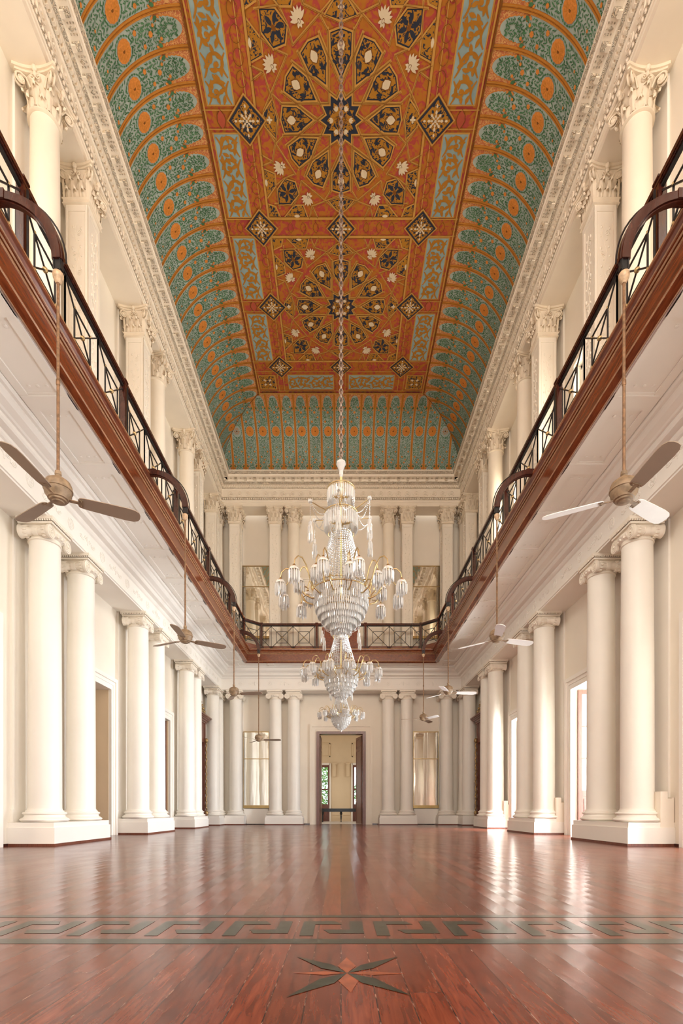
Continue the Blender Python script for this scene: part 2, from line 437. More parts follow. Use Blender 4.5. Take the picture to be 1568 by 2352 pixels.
# ------------------------------------------------------------------ painted ceiling
RC, HF = 1.8, 14.53; XV, YV = 4.94 - RC, YA - RC; HT = HF + RC
mb = MB()
def cprof(eps=0):
    return [(RC * (1 - cos(t)) , HF + RC * sin(t)) for t in [pi / 2 * i / 20 for i in range(21)]]
rect_loop(mb, [(-.05, HF - .1)] + cprof(), 4.94, YA, YB)
mb.add([(-XV, YB + RC, HT), (XV, YB + RC, HT), (XV, YV, HT), (-XV, YV, HT)], [(3, 2, 1, 0)], 1)
MI = {k: i for i, k in enumerate(['c_spandrel', 'c_red', 'c_gold', 'c_navy', 'c_arab', 'c_white', 'c_ochre', 'c_orange', 'c_orange2', 'c_blue', 'c_blue2', 'c_green', 'c_line', 'c_pink'])}
CNT = [0]
def jit():
    CNT[0] += 1; return (CNT[0] * 7 % 19) * .00004
def cp(pts, mat, L, fn=None):      # flat polygon on the ceiling, L = paint layer
    z = HT - .004 * L - jit()
    mb.add([(x, y, z) for x, y in pts], [tuple(range(len(pts)))], MI[mat])
def cline(p, q, w, mat, L):
    dx, dy = q[0] - p[0], q[1] - p[1]; l = hypot(dx, dy)
    if l < 1e-6: return
    ux, uy = dx / l * w / 2, dy / l * w / 2
    cp([(p[0] - ux - uy, p[1] - uy + ux), (p[0] - ux + uy, p[1] - uy - ux), (q[0] + ux + uy, q[1] + uy - ux), (q[0] + ux - uy, q[1] + uy + ux)], mat, L)
def outline(pts, w, mat, L):
    for a, c in zip(pts, pts[1:] + pts[:1]): cline(a, c, w, mat, L)
def cstrip(pts, ws, mat, L):
    n = len(pts); l_, r_ = [], []
    for i, (x, y) in enumerate(pts):
        x0, y0 = pts[max(0, i - 1)]; x1, y1 = pts[min(n - 1, i + 1)]
        dx, dy = x1 - x0, y1 - y0; l = hypot(dx, dy) or 1
        w = ws[i] / 2 if isinstance(ws, list) else ws / 2
        l_.append((x - dy / l * w, y + dx / l * w)); r_.append((x + dy / l * w, y - dx / l * w))
    z = HT - .004 * L; vs = [(x, y, z - .0002 * (i % n) * 14 / n - jit()) for i, (x, y) in enumerate(l_ + r_)]
    mb.add(vs, [(i, i + 1, n + i + 1, n + i) for i in range(n - 1)], MI[mat])
def rot(p, a, c=(0, 0)): return (c[0] + p[0] * cos(a) - p[1] * sin(a), c[1] + p[0] * sin(a) + p[1] * cos(a))
def ell(cx, cy, a, b_, ang, n=10): return [rot((a * cos(2 * pi * k / n), b_ * sin(2 * pi * k / n)), ang, (cx, cy)) for k in range(n)]
def leafshape(cx, cy, L_, w, ang):     # pointed leaf
    pts = [(-.5, 0), (-.25, -.38), (.05, -.5), (.3, -.3), (.5, 0), (.3, .3), (.05, .5), (-.25, .38)]
    return [rot((p[0] * L_, p[1] * w), ang, (cx, cy)) for p in pts]
def lotus(cx, cy, ang, s=.16):
    for k, a in enumerate((-1.15, -.75, -.38, 0, .38, .75, 1.15)):
        l = s * (1.25 - .18 * abs(a)); cp(leafshape(cx + cos(ang + a) * l * .5, cy + sin(ang + a) * l * .5, l, s * .36, ang + a), 'c_white', 5)
    for a in (-2.4, 2.4, pi): cp(leafshape(cx + cos(ang + a) * s * .3, cy + sin(ang + a) * s * .3, s * .6, s * .3, ang + a), 'c_white', 5)
    cp(ell(cx, cy, s * .22, s * .15, ang, 8), 'c_line', 6); cp(ell(cx, cy, s * .17, s * .11, ang, 8), 'c_white', 7)
def curls(poly, n, s, L=4):            # small mirrored gold tendrils and dark drops inside a dark field
    cxx = sum(p[0] for p in poly) / len(poly); cyy = sum(p[1] for p in poly) / len(poly)
    for i, p in enumerate(poly):
        x = cxx + (p[0] - cxx) * .62; y = cyy + (p[1] - cyy) * .62
        a = atan2(p[1] - cyy, p[0] - cxx)
        cp(leafshape(x, y, s * .9, s * .5, a + .9), 'c_navy', L); 
GW = .030
def dark(P, L):
    mx_ = sum(p[0] for p in P) / len(P); my_ = sum(p[1] for p in P) / len(P)
    cp(P, 'c_navy', L); cp([(mx_ + (p[0] - mx_) * .86, my_ + (p[1] - my_) * .86) for p in P], 'c_arab', L + .4)
def panel(yc):
    c = (0, yc); A = 1.925
    # strapwork: a twelve pointed star polygon and the lines carried on to the frame
    for k in range(12):
        a = k * pi / 6; p, q = rot((-1.345, .265), a, c), rot((1.345, .265), a, c)
        cline(p, q, .048, 'c_gold', 2); cline(p, q, .009, 'c_line', 6)
    for k in range(12):
        a = k * pi / 6
        kt = [(.615, 0), (.99, -.225), (1.315, -.232), (1.375, 0), (1.315, .232), (.99, .225)]
        P = [rot(p, a, c) for p in kt]
        dark(P, 3); outline(P, GW, 'c_gold', 5)
        outline([rot((p[0] * .985 + .017, p[1] * .90), a, c) for p in kt], .018, 'c_navy', 4)
        cp([rot(p, a, c) for p in leafshape(1.13, 0, .25, .19, 0)], 'c_line', 6)
        cp([rot(p, a, c) for p in leafshape(1.13, 0, .21, .16, 0)], 'c_white', 7)
        for sy in (-1, 1):
            cp([rot(p, a, c) for p in leafshape(.93, .07 * sy, .15, .06, .5 * sy)], 'c_navy', 6)
            cp([rot(p, a, c) for p in leafshape(.90, .13 * sy, .13, .05, 1.1 * sy)], 'c_navy', 6)
            cp([rot(p, a, c) for p in leafshape(1.17, .17 * sy, .14, .055, -.5 * sy)], 'c_navy', 6)
        # pentagonal red pieces between the kites are left as ground; small gold chevrons close them
        p1 = rot((1.30, .245), a, c); p2 = rot((1.62, .43), a, c)
    # central star
    st = []
    for k in range(24): st.append(rot(((.49 if k % 2 == 0 else .35), 0), k * pi / 12, c))
    cp(st, 'c_navy', 6); outline(st, .028, 'c_gold', 7)
    st2 = [rot(((.33 if k % 2 == 0 else .245), 0), k * pi / 12, c) for k in range(24)]
    cp(st2, 'c_arab', 8)
    for k in range(6):
        a = k * pi / 3
        for q in (-.45, 0, .45):
            cp(leafshape(c[0] + .2 * cos(a) + .03 * cos(a + q * 2), c[1] + .2 * sin(a) + .03 * sin(a + q * 2), .10, .045, a + q), 'c_white', 9)
    for k in range(12): cp(leafshape(c[0] + .1 * cos(k * pi / 6), c[1] + .1 * sin(k * pi / 6), .08, .03, k * pi / 6), 'c_line', 9)
    cp(ell(c[0], c[1], .05, .05, 0, 10), 'c_line', 10)
    for q in range(4):
        for sw in (0, 1):
            def T(p):
                if sw: p = (p[1], p[0])
                return rot(p, q * pi / 2, c)
            P = [T(p) for p in [(1.905, .88), (1.63, .98), (1.63, 1.22), (1.905, 1.50)]]
            dark(P, 3); outline(P, GW, 'c_gold', 4)
            cp([T(p) for p in leafshape(1.87, 1.16, .16, .07, pi / 2)], 'c_white', 5)
            lo = T((1.453, .835)); lotus(lo[0], lo[1], atan2(lo[1] - c[1], lo[0] - c[0]), .175)
            for a_, b_ in (((1.74, .14), (1.13, .99)), ((1.42, 0), (1.66, .75)), ((1.66, .75), (1.925, .84)), ((1.13, .99), (1.38, 1.07)), ((1.33, .27), (1.50, .40)),
                           ((1.63, 1.22), (1.43, 1.09)), ((1.64, 1.22), (1.60, 1.70)), ((1.925, .62), (1.66, .75))):
                cline(T(a_), T(b_), .040, 'c_gold', 2); cline(T(a_), T(b_), .008, 'c_line', 6)
        T = lambda p: rot(p, q * pi / 2, c)
        P = [T(p) for p in [(1.14, 1.14), (1.40, 1.07), (1.62, 1.30), (1.62, 1.62), (1.30, 1.62), (1.07, 1.40)]]
        dark(P, 3); outline(P, GW, 'c_gold', 5)
        cc = T((1.36, 1.36))
        for k in range(6): cp(leafshape(cc[0] + .13 * cos(k * pi / 3 + pi / 4), cc[1] + .13 * sin(k * pi / 3 + pi / 4), .19, .085, k * pi / 3 + pi / 4), 'c_navy', 4)
        cp(leafshape(cc[0], cc[1], .13, .08, q * pi / 2 + pi / 4), 'c_line', 5)
        P = [T(p) for p in [(1.66, 1.70), (1.90, 1.60), (1.905, 1.905), (1.60, 1.90)]]
        dark(P, 3); outline(P, GW, 'c_gold', 4)
        P = [T(p) for p in [(1.52, -.34), (1.445, 0), (1.52, .34), (1.74, .13), (1.80, 0), (1.74, -.13)]]
        dark(P, 3); outline(P, GW, 'c_gold', 4); f = T((1.63, 0))
        for k in range(4): cp(leafshape(f[0] + .035 * cos(k * pi / 2), f[1] + .035 * sin(k * pi / 2), .07, .045, k * pi / 2), 'c_white', 5)
    sq = [(-A, yc - A), (A, yc - A), (A, yc + A), (-A, yc + A)]
    outline(sq, .05, 'c_gold', 4); outline([(x * .982, yc + (y - yc) * .982) for x, y in sq], .012, 'c_line', 5)
    outline([(x * 1.09, yc + (y - yc) * 1.0) for x, y in sq], .02, 'c_gold', 3)
def diamond(cx, cy, h):
    P = [(cx + h, cy), (cx, cy + h), (cx - h, cy), (cx, cy - h)]
    cp([(cx + (p[0] - cx) * 1.13, cy + (p[1] - cy) * 1.13) for p in P], 'c_gold', 8)
    cp([(cx + (p[0] - cx) * 1.03, cy + (p[1] - cy) * 1.03) for p in P], 'c_line', 9)
    cp(P, 'c_navy', 10)
    cp([(cx + (p[0] - cx) * .86, cy + (p[1] - cy) * .86) for p in P], 'c_arab', 11)
    for i in range(4):
        for dd, l, w in ((.62, .07, .045), (.36, .085, .05), (.20, .07, .04)):
            a = i * pi / 2; cp(leafshape(cx + h * dd * cos(a), cy + h * dd * sin(a), l, w, a), 'c_white', 12)
        a = i * pi / 2 + pi / 4
        for dd, l, w in ((.17, .08, .04), (.32, .075, .05)): cp(leafshape(cx + h * dd * cos(a), cy + h * dd * sin(a), l, w, a), 'c_white', 12)
        for sa in (-.28, .28): cp(leafshape(cx + h * .44 * cos(a + sa), cy + h * .44 * sin(a + sa), .075, .05, a), 'c_navy', 12)
    cp(ell(cx, cy, .03, .03, 0, 8), 'c_white', 13)
def scrolls(x0, x1, y0, y1):           # blue panel with orange foliage scrolls
    cp([(x0, y0), (x1, y0), (x1, y1), (x0, y1)], 'c_gold', 3)
    g = .03; x0 += g; x1 -= g; y0 += g; y1 -= g
    cp([(x0, y0), (x1, y0), (x1, y1), (x0, y1)], 'c_blue2', 4)
    alongy = (y1 - y0) > (x1 - x0); Ln = (y1 - y0) if alongy else (x1 - x0); Wd = (x1 - x0) if alongy else (y1 - y0)
    n = max(3, round(Ln / (Wd * .72))); st = Ln / n
    def T(u, v):
        return ((x0 + x1) / 2 + v, y0 + u) if alongy else (x0 + u, (y0 + y1) / 2 + v)
    for i in range(n):
        s = 1 if i % 2 == 0 else -1; uc = (i + .5) * st; vc = s * Wd * .10; R = Wd * .36
        pts = []; ws = []
        for k in range(30):
            t = k / 29; a = -s * (t * 3.6 * pi) * .62 + (-s * pi / 2); r = R * (1 - t * .86)
            pts.append(T(uc + r * cos(a) * .92, vc + r * sin(a))); ws.append(.062 * (1 - .35 * t))
        cstrip(pts, ws, 'c_ochre', 5)
        cp(ell(*T(uc, vc), .045, .045, 0, 8), 'c_ochre', 6)
        for k in range(9):
            a = k * 2 * pi / 9 + i; r = R * (.62 if k % 2 else 1.02); x, y = T(uc + r * cos(a), vc + r * sin(a))
            if x0 + .05 < x < x1 - .05 and y0 + .05 < y < y1 - .05:
                cp(leafshape(x, y, .17, .075, a * (1 if alongy else 1) + 1.0 + (0 if alongy else pi / 2)), 'c_ochre', 6)
        for vs_ in (-1, 1):                  # fillers along the edge
            p = [T(uc + st * (.5 - .9 * k / 8) , vs_ * Wd * (.44 - .16 * sin(pi * k / 8))) for k in range(9)]
            cstrip(p, [.024 + .026 * sin(pi * k / 8) for k in range(9)], 'c_ochre', 5)
stars = [7.27, 11.56, 15.85]
XB = 2.145
for ys in stars: panel(ys)
for ys in (7.27, 11.56, 15.85):
    for s in (-1, 1):
        diamond(s * XB, ys, .40)
        a, c_ = sorted((s * 2.36, s * 2.99))
        scrolls(a, c_, ys + .22, ys + 1.92); scrolls(a, c_, ys - 1.92, ys - .22)
        for q in (.16, -.16): cline((s * 2.36, ys + q), (s * 3.12, ys + q), .02, 'c_gold', 4)
        lz = leafshape(s * 2.72, ys, .34, .2, pi / 2); outline(lz, .012, 'c_line', 4); cp(lz, 'c_pink', 3)
        # ovals along the lengthwise bars
        for k in range(-5, 6):
            if abs(k) < 2: continue
            y = ys + k * .32; e = ell(s * XB, y, .105, .13, 0, 12); outline(e, .010, 'c_line', 4)
for yr in (9.415, 13.705, 17.995):
    for x in (-XB, XB): diamond(x, yr, .40)
    diamond(0, yr, .36)
    for q in (-.20, .20): cline((-3.12, yr + q), (3.12, yr + q), .03, 'c_gold', 4)
    for x in [k * .34 for k in range(-9, 10)]:
        if abs(x) > .5 and abs(abs(x) - XB) > .5:
            e = leafshape(x, yr, .26, .15, pi / 2); outline(e, .010, 'c_line', 4)
for s in (-1, 1):
    cline((s * 3.06, YB + RC), (s * 3.06, YV - .05), .035, 'c_gold', 7)
    cline((s * 3.12, YB + RC), (s * 3.12, YV), .03, 'c_line', 7)
    a, c_ = sorted((s * .26, s * 1.95)); scrolls(a, c_, 18.32, 18.98)
    a, c_ = sorted((s * 2.40, s * 2.98)); cp([(a, 18.36), (c_, 18.36), (c_, 18.94), (a, 18.94)], 'c_arab', 4)
    outline([(a, 18.36), (c_, 18.36), (c_, 18.94), (a, 18.94)], .04, 'c_gold', 5)
    for k in range(4):
        x, y = s * 2.69 + .13 * cos(k * pi / 2 + pi / 4), 18.65 + .13 * sin(k * pi / 2 + pi / 4)
        for q in (-.5, .5): cp(leafshape(x, y, .13, .05, k * pi / 2 + pi / 4 + q), 'c_white', 6)
    for x in (.15, 2.1, 2.3): cline((s * x, 18.26), (s * x, 19.0), .025, 'c_gold', 5)
for y, w in ((19.02, .03), (19.15, .05)): cline((-3.1, y), (3.1, y), w, 'c_gold', 6)
for k in range(-60, 61):      # dark zigzag above the end cove
    x = k * .05
    if .25 < abs(x) < 2.0 or 2.4 < abs(x) < 3.0: cp([(x - .02, 19.05), (x + .02, 19.05), (x, 19.11)], 'c_navy', 6)
# --- coves: ribs, leafy panels
D = .5235
def cove_fn(kind, eps):
    def f(s, t):       # s across (room axis), t arc length from the foot
        th = t / RC; r = RC - eps; p = RC - r * cos(th); h = HF + r * sin(th)
        if kind == 'end': return (s, YA - p, h)
        sx = -1 if kind == 'left' else 1
        return (sx * (4.94 - p), s, h)
    return f
TL = RC * pi / 2
def lim(kind, t):      # the mitre at the room corners
    p = RC * (1 - cos(t / RC))
    return (4.94 - p) if kind == 'end' else (YA - p)
def clampS(kind, s, t):
    L_ = lim(kind, t)
    return max(-L_, min(L_, s)) if kind == 'end' else min(L_, s)
def cove_band(kind, c, wfun, t0, t1, n, mat, L):
    f = cove_fn(kind, .004 * L); vs = []; fs = []
    for i in range(n + 1):
        t = t0 + (t1 - t0) * i / n; w = wfun(t)
        a, b_ = clampS(kind, c - w, t), clampS(kind, c + w, t)
        vs += [f(a, t), f(b_, t)]
    for i in range(n):
        if (Vector(vs[2 * i]) - Vector(vs[2 * i + 1])).length < 1e-4 and (Vector(vs[2 * i + 2]) - Vector(vs[2 * i + 3])).length < 1e-4: continue
        fs.append((2 * i, 2 * i + 1, 2 * i + 3, 2 * i + 2))
    mb.add(vs, fs, MI[mat])
def cove_poly(kind, c, pts, mat, L):
    f = cove_fn(kind, .004 * L + jit())
    if any(abs(clampS(kind, c + s, t) - (c + s)) > 1e-6 for s, t in pts): return
    if min(t for s, t in pts) < 0 or max(t for s, t in pts) > TL: return
    mb.add([f(c + s, t) for s, t in pts], [tuple(range(len(pts)))], MI[mat])
HWF = .219
def field(t):
    if t < .06: return .10
    if t < .24: return .150 + .016 * sin(t * 80)
    if t < .31: return .11
    if t < 2.24: return HWF
    if t < 2.31: return .12
    if t > 2.78: return 0
    q = (t - 2.31) / .47
    return max(0, .175 * sqrt(max(0, 1 - q ** 2.2)) + .014 * sin(t * 75) * (1 - q))
def one_panel(kind, c, seed):
    rnd = random.Random(seed)
    cove_band(kind, c, lambda t: field(t) + .016 if field(t) > 0 else 0, .02, 2.79, 90, 'c_orange2', 1)
    cove_band(kind, c, field, .02, 2.775, 90, 'c_blue', 2)
    # rosette with leaves about it
    tm = RC * radians(47.0)
    cove_poly(kind, c, [(.152 * (1 + .05 * (k % 2)) * cos(2 * pi * k / 24), tm + .165 * (1 + .05 * (k % 2)) * sin(2 * pi * k / 24)) for k in range(24)], 'c_orange2', 5)
    for k in range(12):
        a = 2 * pi * k / 12; cove_poly(kind, c, [(s, tm + t) for s, t in leafshape(.085 * cos(a), .09 * sin(a), .09, .02, a)], 'c_orange', 6)
    cove_poly(kind, c, [(.03 * cos(2 * pi * k / 8), tm + .03 * sin(2 * pi * k / 8)) for k in range(8)], 'c_line', 6)
    # stems
    for t0, t1, dirn in ((tm + .20, 2.66, 1), (tm - .20, .16, -1)):
        n = 26
        for i in range(n):
            t = t0 + (t1 - t0) * i / (n - 1)
            w = field(t) - .012
            if w < .04: continue
            m_ = 3 if w < .15 else 4
            for j in range(m_):
                for sg in (-1, 1):
                    u = (j + .5) / m_ * w + rnd.uniform(-.012, .012)
                    if rnd.random() < .06: continue
                    cl = rnd.choice((.9, 1.0, 1.15))
                    L_ = .066 * cl; wd = .0195 * cl
                    ang = (pi / 2 - sg * (.45 + .35 * ((i + j) % 2)) * (1 if j % 2 == 0 else -1)) * dirn
                    cove_poly(kind, c, leafshape(sg * u, t + rnd.uniform(-.018, .018), L_, wd, ang), 'c_green', 4)
    for a in range(10):      # leaves round the rosette
        for sg in (-1, 1):
            th = -1.3 + 2.6 * a / 9
            cove_poly(kind, c, leafshape(sg * .185 * cos(th), tm + .215 * sin(th), .06, .028, th * sg + pi / 2), 'c_green', 4)
    for s, t, r in ((-.11, 1.80, .036), (.12, 1.95, .032), (.0, 2.12, .04), (.10, 2.32, .026), (-.1, 2.2, .024), (-.12, .62, .03), (.13, .8, .03), (0, .95, .02), (.02, .52, .028), (-.03, .42, .03)):
        cove_poly(kind, c, [(s + r * (1 + .2 * (k % 2)) * cos(2 * pi * k / 12), t + r * (1 + .2 * (k % 2)) * sin(2 * pi * k / 12)) for k in range(12)], 'c_orange2', 5)
def one_rib(kind, c):
    cove_band(kind, c, lambda t: .042, 0, TL, 28, 'c_orange', 3)
    cove_band(kind, c, lambda t: .004, 0, TL, 28, 'c_line', 5)
    for o in (-.024, .024): cove_band(kind, c + o, lambda t: .003, 0, TL, 28, 'c_gold', 5)
    for t in (2.275, .275):
        for sg in (-1, 1):
            cove_poly(kind, c, leafshape(sg * .085, t, .10, .062, pi / 2 + sg * .5), 'c_green', 6)
            cove_poly(kind, c, leafshape(sg * .075, t + .065, .07, .04, sg * .8), 'c_orange2', 6)
            cove_poly(kind, c, leafshape(sg * .075, t - .065, .07, .04, -sg * .8), 'c_orange2', 6)
for k in range(19):
    one_panel('end', (k - 9) * D, k)
for k in range(20): one_rib('end', (k - 9.5) * D)
for kind in ('left', 'right'):
    for k in range(0, 29): one_panel(kind, 21 - .527 * (k + .5), 100 + k)
    for k in range(0, 52): one_rib(kind, 21 - .527 * k)
# hip lines
for sx in (-1, 1):
    P = []
    for i in range(21):
        t = TL * i / 20; p = RC * (1 - cos(t / RC)); P.append((sx * (4.93 - p), YA - .01 - p, HF + RC * sin(t / RC) - .01))
    mb.tube(P, .012, 4, MI['c_line'])
struct(mb.build('ceiling', list(MI.keys())))

# ------------------------------------------------------------------ upper entablature and cornice
def spiral(mb, c, R, turns, axis, sgn=1, r=.012, n=22, mi=0, a0=0, rin=.12, nn=4):
    pts = []
    for k in range(n):
        t = k / (n - 1); a = a0 + sgn * turns * 2 * pi * t; rr = R * (1 - (1 - rin) * t)
        u, v = rr * cos(a), rr * sin(a)
        if axis == 'x': pts.append((c[0], c[1] + u, c[2] + v))
        else: pts.append((c[0] + u, c[1], c[2] + v))
    mb.tube(pts, [r * (1 - .35 * k / (n - 1)) for k in range(n)], nn, mi, cap=False)
mb = MB()
prof = [(-.66, 13.17), (-.40, 13.17), (0, 13.17), (0, 13.31), (.02, 13.32), (.02, 13.38), (.035, 13.40), (.05, 13.46), (.055, 13.52), (.03, 13.53), (.03, 13.84),
        (.055, 13.86), (.07, 13.90), (.07, 13.985), (.14, 13.99), (.15, 14.05), (.19, 14.07), (.20, 14.15), (.37, 14.165), (.37, 14.22), (.395, 14.24),
        (.40, 14.29), (.42, 14.36), (.42, 14.41), (.02, 14.45), (-.05, 14.55)]
mis = [0, 0, 0, 0, 0, 0, 1, 1, 0, 0, 0, 1, 0, 0, 1, 1, 0, 0, 0, 0, 1, 1, 0, 0, 0]
rect_loop(mb, prof, XA, YA, YB, mis)
ylist = lambda st: [YA - .1 - st * (k + .5) for k in range(int(13.5 / st))]
for sx in (-1, 1):
    X = lambda p: sx * (XA - p)
    def bx(p0, p1, y0, y1, z0, z1, mi=0):
        a, c_ = sorted((X(p0), X(p1))); mb.box(a, c_, y0, y1, z0, z1, mi)
    for y in ylist(.095): bx(.06, .115, y - .026, y + .026, 13.905, 13.975)
    for y in ylist(.39):
        bx(.19, .345, y - .05, y + .05, 14.115, 14.165, 1); bx(.19, .26, y - .045, y + .045, 14.09, 14.12)
        for q in (.13, .195, .26):                      # pierced blocks and rosettes between the modillions
            for pp in (.23, .28, .33): mb.box(min(X(pp), X(pp + .025)), max(X(pp), X(pp + .025)), y + q - .012 - .0, y + q + .012, 14.15, 14.166, 1)
        mb.sphere((X(.28), y + .195, 14.15), .035, 8, 4, 1, (1, 1, .5))
    for y in ylist(.09):
        mb.sphere((X(.055), y, 13.45), .03, 6, 4, 0, (.7, 1, 1.2))
    for i, y in enumerate(ylist(.365)):
        spiral(mb, (X(.035), y, 13.685), .125, 1.9, 'x', 1 if i % 2 else -1, .025, a0=pi if i % 2 else 0)
        mb.sphere((X(.035), y, 13.685), .025, 6, 4)
        mb.tube([(X(.035), y - .18, 13.56), (X(.04), y - .06, 13.575), (X(.035), y + .1, 13.555), (X(.035), y + .18, 13.58)], .012, 4)
        for a in (0.6, 2.2, 3.8, 5.4): mb.sphere((X(.035), y + .085 * cos(a), 13.685 + .085 * sin(a)), .022, 5, 3, 0, (.5, 1.3, .8))
for i in range(26):
    x = (i - 12.5) * .365; y = YA - .035
    if abs(x) > 4.9: continue
    spiral(mb, (x, y, 13.685), .125, 1.9, 'y', 1 if i % 2 else -1, .025, a0=pi if i % 2 else 0)
    mb.sphere((x, y, 13.685), .025, 6, 4)
    for a in (0.6, 2.2, 3.8, 5.4): mb.sphere((x + .085 * cos(a), y, 13.685 + .085 * sin(a)), .022, 5, 3, 0, (1.3, .5, .8))
for i in range(-51, 52): mb.box(i * .095 - .026, i * .095 + .026, YA - .115, YA - .06, 13.905, 13.975)
for i in range(-54, 55): mb.sphere((i * .09, YA - .055, 13.45), .03, 6, 4, 0, (1, .7, 1.2))
for i in range(-12, 13):
    x = i * .39
    if abs(x) > 4.7: continue
    mb.box(x - .05, x + .05, YA - .345, YA - .19, 14.115, 14.165, 1); mb.box(x - .045, x + .045, YA - .26, YA - .19, 14.09, 14.12)
    mb.sphere((x + .195, YA - .28, 14.15), .035, 8, 4, 1, (1, 1, .5))
struct(mb.build('trim_1', ['cornice', 'carved'], smooth=35))

# ------------------------------------------------------------------ lower entablature
mb = MB()
prof = [(-.66, 5.57), (-.35, 5.57), (0, 5.57), (0, 5.60), (.02, 5.61), (.02, 5.64), (.0, 5.65), (.0, 6.03), (.03, 6.05), (.05, 6.08), (.055, 6.12), (.15, 6.14), (.17, 6.17), (.17, 6.225),
        (.20, 6.235), (.22, 6.26), (.31, 6.30), (.34, 6.36), (.34, 6.40), (.38, 6.41), (.40, 6.44), (.40, 6.485)]
rect_loop(mb, prof, XA, YA, YB)
def rosette(mb, x, y, z, ax):     # ax: 'x' on the long sides
    def put(u, v, r, sc=(1, 1)):
        if ax == 'y': mb.sphere((x + u, y, z + v), r, 6, 4, 0, (sc[0], .35, sc[1]))
        else: mb.sphere((x, y + u, z + v), r, 6, 4, 0, (.35, sc[0], sc[1]))
    put(0, 0, .028)
    for k in range(8): a = k * pi / 4; put(.058 * cos(a), .058 * sin(a), .022)
    pts = [(.098 * cos(2 * pi * k / 20), .098 * sin(2 * pi * k / 20)) for k in range(21)]
    mb.tube([(x + u, y, z + v) if ax == 'y' else (x, y + u, z + v) for u, v in pts], .009, 4)
def swag(mb, x, y, z, ax, sy):
    def P(u, v): return (x + u, y, z + v) if ax == 'y' else (x, y + u, z + v)
    for s in (-1, 1):
        pts = [P(s * (.04 + .22 * t), .045 * sin(t * 2 * pi) - .01) for t in [k / 10 for k in range(11)]]
        mb.tube(pts, .009, 4)
        spiral(mb, P(s * .25, .0), .05, 1.3, 'x' if ax == 'x' else 'y', s, .009, 14, a0=pi if s > 0 else 0)
        spiral(mb, P(s * .08, .03), .05, 1.2, 'x' if ax == 'x' else 'y', -s, .009, 12)
        c = P(s * .16, -.03); mb.sphere(c, .024, 6, 4, 0, (.5 if ax == 'x' else 1.5, 1.5 if ax == 'x' else .5, .8))
    for v, r in ((.09, .02), (.05, .03), (-.005, .036), (-.06, .024)):
        c = P(0, v); mb.sphere(c, r, 6, 4, 0, (.4 if ax == 'x' else 1, 1 if ax == 'x' else .4, 1))
for k in range(-4, 5):
    x = k * 1.2267 + .0
    if k != 0 or True: (rosette(mb, (k + .5) * 1.23 - .0 if False else x + .74 - .0, YA - .003, 5.85, 'y') if x + .74 < 4.6 else None)
    if abs(x + .1267) < 4.5: swag(mb, x + .1267, YA - .003, 5.85, 'y', 1)
for sx in (-1, 1):
    k = 0; y = YA - .62
    while y > 5:
        (rosette if k % 2 == 0 else lambda *a: swag(*a, 1))(mb, sx * (XA - .003), y, 5.85, 'x'); y -= .615; k += 1
struct(mb.build('trim_2', ['white_plaster'], smooth=35))

# ------------------------------------------------------------------ gallery: plaster soffit (structure), floor slab, timber front
mb = MB()
xo, yo, ybo = XA - .4, YA - .4, YB + .4; xi, yi, ybi = 3.80, 20.22, -5.68; zs = 6.482
mb.add([(-xo, ybo, zs), (-xo, yo, zs), (xo, yo, zs), (xo, ybo, zs), (-xi, ybi, zs), (-xi, yi, zs), (xi, yi, zs), (xi, ybi, zs)],
       [(0, 1, 5, 4), (1, 2, 6, 5), (2, 3, 7, 6), (3, 0, 4, 7)])
y = 20.0; k = 0
while y > 4:
    for s in (-1, 1):
        a, c_ = sorted((s * 3.86, s * 4.53)); mb.box(a, c_, y - .13, y + .13, zs - .03, zs + .01); mb.box(a, c_, y - .16, y + .16, zs - .012, zs + .01)
        for q in (-.27, .27):
            for j in range(5): mb.sphere((s * (3.95 + .125 * j), y + q, zs), .03, 6, 3, 1, (1, 1, .5))
    y -= 1.41
for s in (-1, 1):
    for x0, x1 in ((3.86, 3.98), (4.42, 4.54)):
        a, c_ = sorted((s * x0, s * x1)); mb.box(a, c_, 3.5, 20.2, zs - .022, zs + .01)
for x in [k * 1.41 for k in range(-3, 4)]: mb.box(x - .12, x + .12, 20.24, 20.6, zs - .03, zs + .01)
# gallery floor slab above
za, zb = 6.80, 6.90
for x0, x1, y0, y1 in ((-XW, -3.78, YWB, YW), (3.78, XW, YWB, YW), (-3.78, 3.78, 20.27, YW), (-3.78, 3.78, YWB, -5.7)):
    mb.box(x0, x1, y0, y1, za, zb)
struct(mb.build('trim_3', ['white_plaster', 'white_plaster'], smooth=35))

gal = empty('gallery_balcony', (0, 20.2, 6.48))
tag(gal, 'polished mahogany balcony front running round the hall at gallery level', 'balcony')
def sub_loop(name, prof, mats, mis=None, smooth=30, parent=gal, xa=3.82, ya=20.24, yb=-5.7):
    mb = MB(); rect_loop(mb, prof, xa, ya, yb, mis)
    mb.v = [(x, y - 20.2, z - 6.48) for x, y, z in mb.v]
    return mb.build(name, mats, parent, smooth=smooth)
sub_loop('fascia_board', [(-.04, 6.50), (0, 6.465), (.02, 6.462), (.085, 6.495), (.100, 6.505), (.112, 6.52), (.107, 6.53), (.107, 6.79), (.118, 6.80), (.118, 6.815), (.06, 6.82)],
         ['wood', 'wood_edge'], [0, 1, 0, 0, 1, 1, 0, 1, 1, 0])
sub_loop('ledge_moulding', [(.06, 6.815), (.135, 6.82), (.150, 6.835), (.163, 6.84), (.163, 6.865), (.172, 6.875), (.165, 6.885), (.190, 6.91), (.209, 6.925), (.214, 6.955), (.209, 6.985), (.195, 6.992), (-.30, 6.992), (-.30, 6.90)],
         ['wood', 'wood_edge'], [0, 1, 0, 0, 1, 0, 0, 0, 0, 1, 1, 0, 0])

